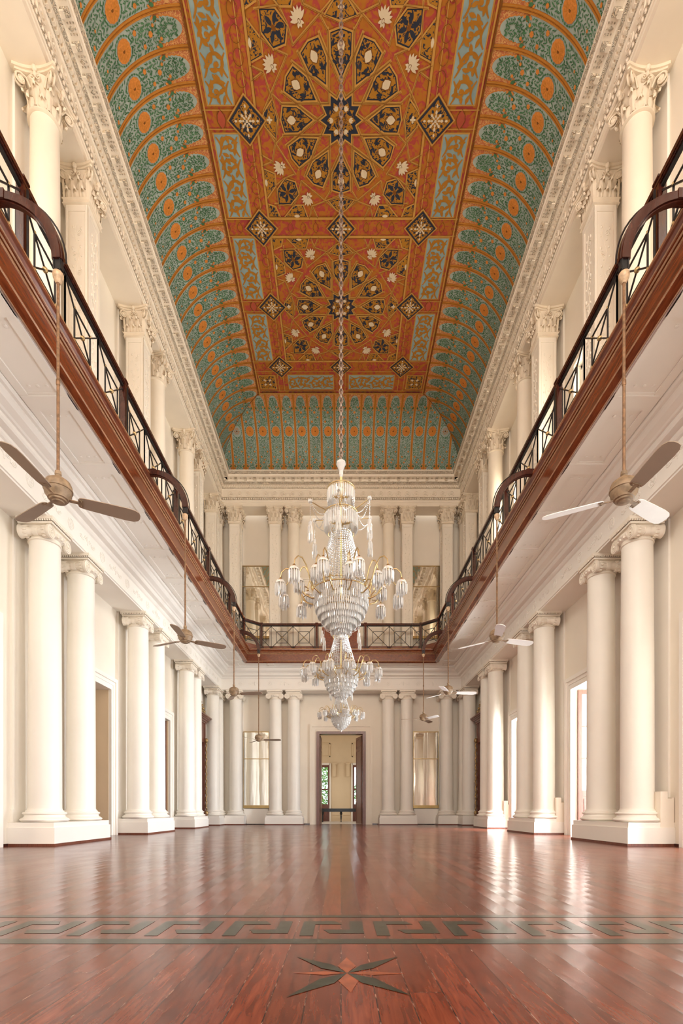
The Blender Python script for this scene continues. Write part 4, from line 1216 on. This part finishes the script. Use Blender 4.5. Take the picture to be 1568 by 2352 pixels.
# ------------------------------------------------------------------ mirrors
def wall_mirror(x0, x1, z0, z1, zj, label, shelf, y=YW):
    cx_ = (x0 + x1) / 2; o = empty('wall_mirror', (cx_, y - .03, z0)); tag(o, label, 'mirror', 'tall mirrors of the end wall')
    fn = lambda x, yy, z: (x - cx_, yy, z - z0)
    mb = MB(); mb.box(x0, x1, -.025, .02, z0, z1, 0, fn); mb.build('mirror_glass', ['mirror'], o)
    mb = MB(); f = .022
    for a, b_, c0, c1 in ((x0 - f, x0, z0, z1), (x1, x1 + f, z0, z1), (x0 - f, x1 + f, z1, z1 + f * 1.6), (x0, x1, zj - .014, zj + .014)):
        mb.box(a, b_, -.04, .02, c0, c1, 0, fn)
    mb.build('frame', ['gold_frame'], o)
    mb = MB(); mb.box(x0 - f, x1 + f, -.09, .02, z0 - shelf, z0, 0, fn); mb.build('sill', ['gold_frame'], o)
for s, nm in ((-1, 'left'), (1, 'right')):
    a, c_ = sorted((s * 3.09, s * 4.14))
    wall_mirror(a, c_, .82, 3.93, 2.80, 'tall mirror on the ground floor end wall %s of the door' % nm, .12)
    a, c_ = sorted((s * 3.02, s * 4.20))
    wall_mirror(a, c_, 8.02, 11.0, 10.14, 'tall mirror on the gallery end wall at the %s' % nm, .10)
def pier_glass(sx, nm):
    yc = 19.2; o = empty('pier_glass', (sx * XW, yc, 0)); tag(o, 'carved wooden pier mirror with gilt crest in the last bay of the %s wall' % nm, 'mirror')
    def fn(d, u, z): return (-sx * d, u, z)       # d out from the wall
    hw = .86
    mb = MB(); mb.box(0, .12, -hw, hw, .45, 4.05, 0, fn)
    for s in (-1, 1):
        u0, u1 = sorted((s * (hw - .17), s * hw)); mb.box(.1, .26, u0, u1, .30, 4.0, 0, fn)
    mb.box(.1, .24, -hw, hw, 3.25, 4.0, 0, fn); mb.box(0, .34, -hw, hw, 0, .45, 0, fn); mb.build('frame', ['pink_wood' if False else 'door_wood'], o)
    mb = MB(); mb.box(.12, .135, -hw + .17, hw - .17, .45, 3.25, 0, fn); mb.build('mirror_glass', ['dark_mirror'], o)
    mb = MB()
    for d, z0, z1, e in ((.28, 4.0, 4.06, .03), (.33, 4.06, 4.12, .08), (.38, 4.12, 4.17, .12), (.43, 4.17, 4.21, .14), (.47, 4.21, 4.25, .17)): mb.box(0, d, -hw - e, hw + e, z0, z1, 0, fn)
    mb.build('crown', ['wood'], o)
    mb = MB()
    for k in range(9):
        u = (k - 4) * .17; h = .55 * (1 - abs(k - 4) / 6); mb.sphere((-sx * .22, u, 4.25 + h * .5), .09, 8, 6, 0, (.6, 1, h * 5)); mb.sphere((-sx * .25, u, 4.28 + h), .06, 6, 5)
        spiral(mb, (-sx * .28, u, 4.36), .08, 1.5, 'x', 1 if k % 2 else -1, .022, 14)
    mb.build('crest', ['gilt'], o, smooth=60)
    for s in (-1, 1):
        mb = MB(); u = s * (hw - .06)
        mb.tube([(-sx * (.30 + .018 * cos(k * .9)), u + .018 * sin(k * .9), .62 + k * .04) for k in range(68)], .028, 6)
        for z in (.5, 3.35): mb.sphere((-sx * .30, u, z), .075, 8, 6, 0, (1, 1, 1.3))
        mb.sphere((-sx * .30, u, .38), .06, 8, 6, 0, (1, 1, 1.6))
        mb.build('colonnette', ['gilt'], o, smooth=60)
for s, nm in ((-1, 'left'), (1, 'right')): pier_glass(s, nm)

# ------------------------------------------------------------------ fans on curved gallery brackets
def bracket(label, sx, y):
    o = empty('fan_bracket', (sx * 3.61, y, 6.99)); tag(o, label, 'bracket', 'curved fan brackets along the gallery')
    R = .66; mb = MB(); n_ = 22
    secs = []
    for w, r0, r1 in ((.085, .62, .70), (.055, .70, .715), (.05, .605, .62)):
        vs = []; fs = []
        for k in range(n_ + 1):
            a = pi / 2 * (1 - k / n_)       # from straight up (at the ledge) to horizontal
            for rr, yy in ((r0, -w / 2), (r1, -w / 2), (r1, w / 2), (r0, w / 2)):
                vs.append((-sx * (rr * cos(a)) , yy, -.66 + rr * sin(a)))
        for k in range(n_):
            for j in range(4): a = 4 * k; fs.append((a + j, a + (j + 1) % 4, a + 4 + (j + 1) % 4, a + 4 + j))
        fs += [(3, 2, 1, 0), tuple(4 * n_ + j for j in range(4))]
        mb.add(vs, fs)
    mb.box(-.04, .12, -.05, .05, -.05, .05) if sx < 0 else mb.box(-.12, .04, -.05, .05, -.05, .05)
    mb.build('arm', ['wood_dark'], o, smooth=40)
    mb = MB(); x = -sx * .66
    mb.box(x - .045, x + .045, -.022, .022, -.76, -.64); mb.tube([(x, 0, -.70), (x, 0, -.80)], .012, 6)
    for q in (-.03, .03): mb.box(x + q - .005, x + q + .005, -.03, .03, -.80, -.66)
    mb.tube([(-sx * (.735 * cos(a)), .02, -.66 + .735 * sin(a)) for a in [pi / 2 * (1 - k / 12) for k in range(13)]], .010, 5)
    mb.build('hanger', ['iron'], o, smooth=40)
    return o
def fan(label, x, y, hz, a0, mats, white):
    o = empty('ceiling_fan', (x, y, hz)); tag(o, label, 'fan', 'rod fans hanging from the gallery')
    zt = 6.20 - hz
    mb = MB(); mb.lathe([(.012, zt + .02), (.05, zt), (.055, zt - .02), (.05, zt - .05), (.032, zt - .09), (.02, zt - .105)], 16)
    mb.lathe([(.0, zt + .06), (.012, zt + .06), (.012, zt)], 8)
    mb.build('bell_cap', ['porcelain'], o, smooth=50)
    mb = MB(); mb.tube([(0, 0, zt - .10), (0, 0, .16)], .0155, 10); zz = (zt + .16) * .42 + .1
    mb.lathe([(.018, zz), (.021, zz + .01), (.021, zz + .05), (.018, zz + .06)], 10)
    mb.build('down_rod', ['rod'], o, smooth=50)
    mb = MB()
    mb.lathe([(.012, .24), (.03, .235), (.034, .20), (.026, .19), (.03, .175), (.04, .16), (.085, .145), (.118, .12), (.134, .085), (.136, .05), (.142, .048), (.142, .035), (.134, .03), (.128, -.01), (.105, -.04),
              (.10, -.055), (.085, -.06), (.083, -.075), (.06, -.08), (.055, -.09), (.03, -.095), (.0, -.096)], 36, cap=False)
    mb.build('motor_housing', ['fan_paint'], o, smooth=45)
    for k in range(3):
        a = radians(a0 + 120 * k)
        mb = MB()
        def F(u, v, w):
            c, s = cos(radians(-14)), sin(radians(-14)); v2, w2 = v * c - w * s, v * s + w * c
            X, Y = rot((u, v2), a); return (X, Y, w2 - .035)
        out = [(.185, .035), (.20, .062), (.24, .072), (.45, .082), (.66, .088), (.74, .082), (.785, .058), (.80, .02)]
        P = out + [(u, -v) for u, v in reversed(out)]
        n_ = len(P); vs = [(u, v, .004) for u, v in P] + [(u, v, -.004) for u, v in P]
        mb.add(vs, [tuple(reversed(range(n_))), tuple(range(n_, 2 * n_))] + [(i, (i + 1) % n_, n_ + (i + 1) % n_, n_ + i) for i in range(n_)], 0, F)
        bl = mb.build('blade', ['fan_white' if k in white else 'fan_blade'], o)
        mb = MB(); mb.add(*(lambda b_: (b_.v, b_.f))((lambda q: (q.box(.09, .215, -.018, .018, -.012, -.003), q.box(.19, .235, -.045, .045, -.011, -.003), [q.sphere((.215, s * .03, -.012), .008, 6, 4) for s in (-1, 1)], q)[3])(MB())), 0, F)
        mb.build('blade_iron', ['fan_paint'], bl)
    return o
FY = [5.30, 9.62, 14.0, 18.2]
fl = ['nearest', 'second', 'third', 'farthest']
spec = {('left', 0): (3.90, 27, ()), ('left', 1): (3.86, 33, ()), ('left', 2): (3.84, -10, ()), ('left', 3): (3.16, 0, ()),
        ('right', 0): (3.90, 31, (0, 1)), ('right', 1): (3.87, 18, (0, 1, 2)), ('right', 2): (3.88, 5, (0, 1, 2)), ('right', 3): (3.90, 180, (1,))}
for sx, nm in ((-1, 'left'), (1, 'right')):
    for i, y in enumerate(FY):
        hz, a0, wh = spec[(nm, i)]
        bracket('curved dark wooden bracket carrying the %s fan on the %s' % (fl[i], nm), sx, y)
        fan('three-bladed fan on a long rod, %s along the %s gallery' % (fl[i], nm), sx * 2.95, y, hz, a0, None, wh)

# ------------------------------------------------------------------ chandeliers
def prism(mb, x, y, zt, L_, w, fn=None):
    a = random.uniform(0, pi / 2); vs = [(x, y, zt)]
    for zz, ww in ((zt - .18 * L_, w), (zt - .78 * L_, w * .95)):
        vs += [(x + ww / 2 * cos(a + k * pi / 2), y + ww / 2 * sin(a + k * pi / 2), zz) for k in range(4)]
    vs.append((x, y, zt - L_))
    fs = [(0, 1 + (k + 1) % 4, 1 + k) for k in range(4)] + [(1 + k, 1 + (k + 1) % 4, 5 + (k + 1) % 4, 5 + k) for k in range(4)] + [(9, 5 + k, 5 + (k + 1) % 4) for k in range(4)]
    mb.add(vs, [tuple(reversed(f)) for f in fs], 0, fn)
def bead(mb, x, y, z, r, fn=None, st=1.0):
    vs = [(x + r, y, z), (x, y + r, z), (x - r, y, z), (x, y - r, z), (x, y, z + r * st), (x, y, z - r * st)]
    mb.add(vs, [(0, 1, 4), (1, 2, 4), (2, 3, 4), (3, 0, 4), (1, 0, 5), (2, 1, 5), (3, 2, 5), (0, 3, 5)], 0, fn)
def swagline(mb, p, q, sag, n_, r, fn):
    for k in range(n_ + 1):
        t = k / n_; bead(mb, p[0] + (q[0] - p[0]) * t, p[1] + (q[1] - p[1]) * t, p[2] + (q[2] - p[2]) * t - sag * 4 * t * (1 - t), r, fn)
def torus(mb, R, z, r, fn, mi=0, n_=40):
    mb.tube([(R * cos(2 * pi * k / n_), R * sin(2 * pi * k / n_), z) for k in range(n_ + 1)], r, 6, mi, fn, cap=False)
def cluster(mb, x, y, z, n_, R, L_, w, fn):
    for k in range(n_):
        a = 2 * pi * k / n_; prism(mb, x + R * cos(a), y + R * sin(a), z - random.uniform(0, .015), L_ * random.uniform(.85, 1.1), w, fn)
def chandelier(y, sc, label):
    o = empty('crystal_chandelier', (0, y, 3.04)); tag(o, label, 'chandelier', None)
    def fn(x, yy, z): return (x * sc, yy * sc, (z - 3.04) * sc)
    mb = MB(); mb.lathe([(.018, 5.36), (.03, 5.40), (.028, 5.45), (.045, 5.50), (.068, 5.55), (.062, 5.585), (.03, 5.60)], 14, 0, fn); mb.build('glass_vase', ['crystal'], o)
    mb = MB(); mb.tube([(0, 0, 3.62), (0, 0, 4.55), (0, 0, 5.38)], .020, 12, 0, fn); mb.lathe([(.02, 3.80), (.055, 3.81), (.055, 3.84), (.02, 3.85)], 16, 0, fn); mb.build('stem', ['brass'], o, smooth=40)
    for R, z, n_, L_ in ((.19, 5.20, 40, .21), (.238, 4.84, 50, .24)):
        mb = MB(); torus(mb, R, z, .009, fn); torus(mb, R * .97, z - .02, .006, fn)
        for k in range(4): a = k * pi / 2 + .4; mb.tube([(0, 0, z), (R * cos(a), R * sin(a), z)], .005, 5, 0, fn)
        ring = mb.build('ring', ['brass'], o, smooth=60)
        mb = MB()
        for k in range(n_): a = 2 * pi * k / n_; prism(mb, R * cos(a), R * sin(a), z - .01, L_, .026, fn)
        mb.build('crystal_fringe', ['crystal'], ring)
    mb = MB()
    for k in range(8):
        a = k * pi / 4 + .2; swagline(mb, (.19 * cos(a), .19 * sin(a), 5.0), (.238 * cos(a + .4), .238 * sin(a + .4), 4.83), .05, 12, .010, fn)
    mb.build('bead_garland', ['crystal'], o)
    for k in range(6):
        a = k * pi / 3 + .45; ca, sa = cos(a), sin(a)
        mb = MB(); mb.tube([(.2 * ca, .2 * sa, 4.83), (.34 * ca, .34 * sa, 4.86), (.475 * ca, .475 * sa, 4.90)], .007, 5, 0, fn); sp = mb.build('spike', ['brass'], o)
        mb = MB()
        for j in range(6): prism(mb, .475 * ca + .022 * cos(j), .475 * sa + .022 * sin(j), 4.93, .055, .018, fn)
        for j in range(16): bead(mb, .475 * ca, .475 * sa, 4.88 - j * .019, .008, fn)
        z = 4.57; prism(mb, .475 * ca, .475 * sa, z + .06, .10, .05, fn); cluster(mb, .475 * ca, .475 * sa, z, 7, .026, .17, .022, fn); cluster(mb, .475 * ca, .475 * sa, z - .10, 7, .032, .15, .02, fn)
        mb.build('crystal_tassel', ['crystal'], sp)
        mb = MB(); a2 = a + pi / 3 * .5
        swagline(mb, (.46 * ca, .46 * sa, 4.87), (.24 * cos(a2), .24 * sin(a2), 4.82), .12, 20, .0095, fn)
        a3 = a - pi / 3 * .5; swagline(mb, (.46 * ca, .46 * sa, 4.87), (.24 * cos(a3), .24 * sin(a3), 4.82), .12, 20, .0095, fn)
        mb.build('bead_swag', ['crystal'], sp)
    mb = MB(); torus(mb, .13, 4.56, .008, fn)
    for k in range(8):
        a = k * pi / 4; c_ = (.15 * cos(a), .15 * sin(a), 4.56); mb.tube([(c_[0] + .035 * cos(q) * cos(a), c_[1] + .035 * cos(q) * sin(a), 4.55 + .035 * sin(q)) for q in [j * pi / 4 for j in range(9)]], .005, 4, 0, fn)
    mb.build('crown_band', ['brass'], o, smooth=60)
    mb = MB(); torus(mb, .36, 3.80, .008, fn); mb.build('ring', ['brass'], o, smooth=60)
    mb = MB(); torus(mb, .395, 3.73, .011, fn); mb.build('ring', ['brass'], o, smooth=60)
    mb = MB()
    for k in range(38):
        a = 2 * pi * k / 38
        for j in range(22):
            t = j / 21; R = .145 + .215 * t ** 1.1; bead(mb, R * cos(a), R * sin(a), 4.56 - .76 * t, .0125 + .004 * t, fn, 1.25)
    mb.build('bead_waist', ['crystal'], o)
    bowl = None
    for R, z, L_ in ((.39, 3.74, .14), (.385, 3.64, .13), (.365, 3.545, .12), (.33, 3.46, .12), (.28, 3.385, .11), (.22, 3.32, .11), (.15, 3.27, .12), (.08, 3.24, .13), (.03, 3.2, .12)):
        mb = MB(); n_ = max(6, int(R * 2 * pi / .031))
        for k in range(n_): a = 2 * pi * k / n_; prism(mb, R * cos(a), R * sin(a), z, L_, .024, fn)
        for k in range(n_): a = 2 * pi * (k + .5) / n_; bead(mb, R * cos(a), R * sin(a), z + .008, .012, fn)
        mb.build('crystal_tier', ['crystal'], o)
    mb = MB(); mb.sphere((0, 0, 3.09), .038, 10, 8, 0, (1, 1, 1.2), fn); mb.build('finial', ['crystal'], o)
    def arm(k, n_, R1, zt, off):
        a = 2 * pi * (k + off) / n_; ca, sa = cos(a), sin(a)
        rz = [(.16, 3.70), (.30, 3.62), (.42, 3.58), (.52, 3.62), (.60, 3.74), (.66, 3.88), (.73, 3.955), (.80, 3.95), (.855, 3.89), (.87, 3.82)]
        f = (R1 - .16) / .71; pts = [((.16 + (r - .16) * f) * ca, (.16 + (r - .16) * f) * sa, zt + (z - 3.82)) for r, z in rz]
        P = []
        for i in range(len(pts) - 1):
            for q in (0, .33, .66): P.append(tuple(pts[i][c] + (pts[i + 1][c] - pts[i][c]) * q for c in range(3)))
        P.append(pts[-1])
        mb = MB(); mb.tube(P, [.012 - .005 * i / len(P) for i in range(len(P))], 7, 0, fn)
        mb.tube([((.16 + (.52 - .16) * f + .05 * cos(q)) * ca, (.16 + (.52 - .16) * f + .05 * cos(q)) * sa, zt - .14 + .05 * sin(q)) for q in [2.8 - j * .42 for j in range(11)]], .008, 5, 0, fn)
        x, yy = R1 * ca, R1 * sa; mb.lathe([(.006, zt), (.02, zt - .01), (.028, zt - .03), (.012, zt - .04), (.012, zt - .09)], 8, 0, fn, c=(x, yy))
        ar = mb.build('arm', ['brass'], o, smooth=60)
        mb = MB(); mb.lathe([(.02, zt - .03), (.05, zt - .04), (.068, zt - .065), (.072, zt - .085)], 14, 0, fn, c=(x, yy), cap=False)
        cluster(mb, x, yy, zt - .07, 13, .070, .17, .024, fn); cluster(mb, x, yy, zt - .09, 6, .035, .17, .022, fn)
        mb.build('crystal_cup', ['crystal'], ar)
    for k in range(12): arm(k, 12, .87, 3.83, .5)
    for k in range(8): arm(k, 8, .60, 3.90, .25)
    mb = MB(); zt = (HT - 3.04); z = (5.60 - 3.04) * sc; k = 0
    while z < zt - .03:
        tilt = k % 2; pts = []
        for j in range(9):
            q = 2 * pi * j / 8; u, v = .027 * cos(q), .044 * sin(q); pts.append((u, 0, z + .03 + v) if tilt else (0, u, z + .03 + v))
        mb.tube(pts, .0082, 4, cap=False); z += .064; k += 1
    mb.tube([(.012, .012, (5.5 - 3.04) * sc), (.014, .01, zt)], .004, 4); mb.build('chain', ['chain'], o)
    return o
chandelier(7.27, 1.0, 'largest and nearest crystal chandelier, hanging highest in the picture')
chandelier(11.56, 1.0, 'middle crystal chandelier directly below the largest one in the picture')
chandelier(15.85, .80, 'smallest and farthest crystal chandelier just over the end doorway')

# ------------------------------------------------------------------ bench in the room beyond
o = empty('console_bench', (0, 26.2, 0)); tag(o, 'black console bench with turned legs in the room beyond the end door', 'bench')
mb = MB(); mb.box(-1.25, 1.25, -.25, .25, .64, .70); mb.box(-1.20, 1.20, -.22, .22, .53, .64); mb.build('bench_top', ['black_wood'], o)
for x in (-.95, 0, .95):
    for yy in (-.18, .18):
        mb = MB(); mb.lathe([(.025, 0), (.03, .03), (.02, .07), (.035, .20), (.045, .32), (.03, .36), (.06, .40), (.075, .44), (.05, .48), (.065, .50), (.065, .55)], 14, c=(x, yy)); mb.build('leg', ['black_wood'], o, smooth=40)
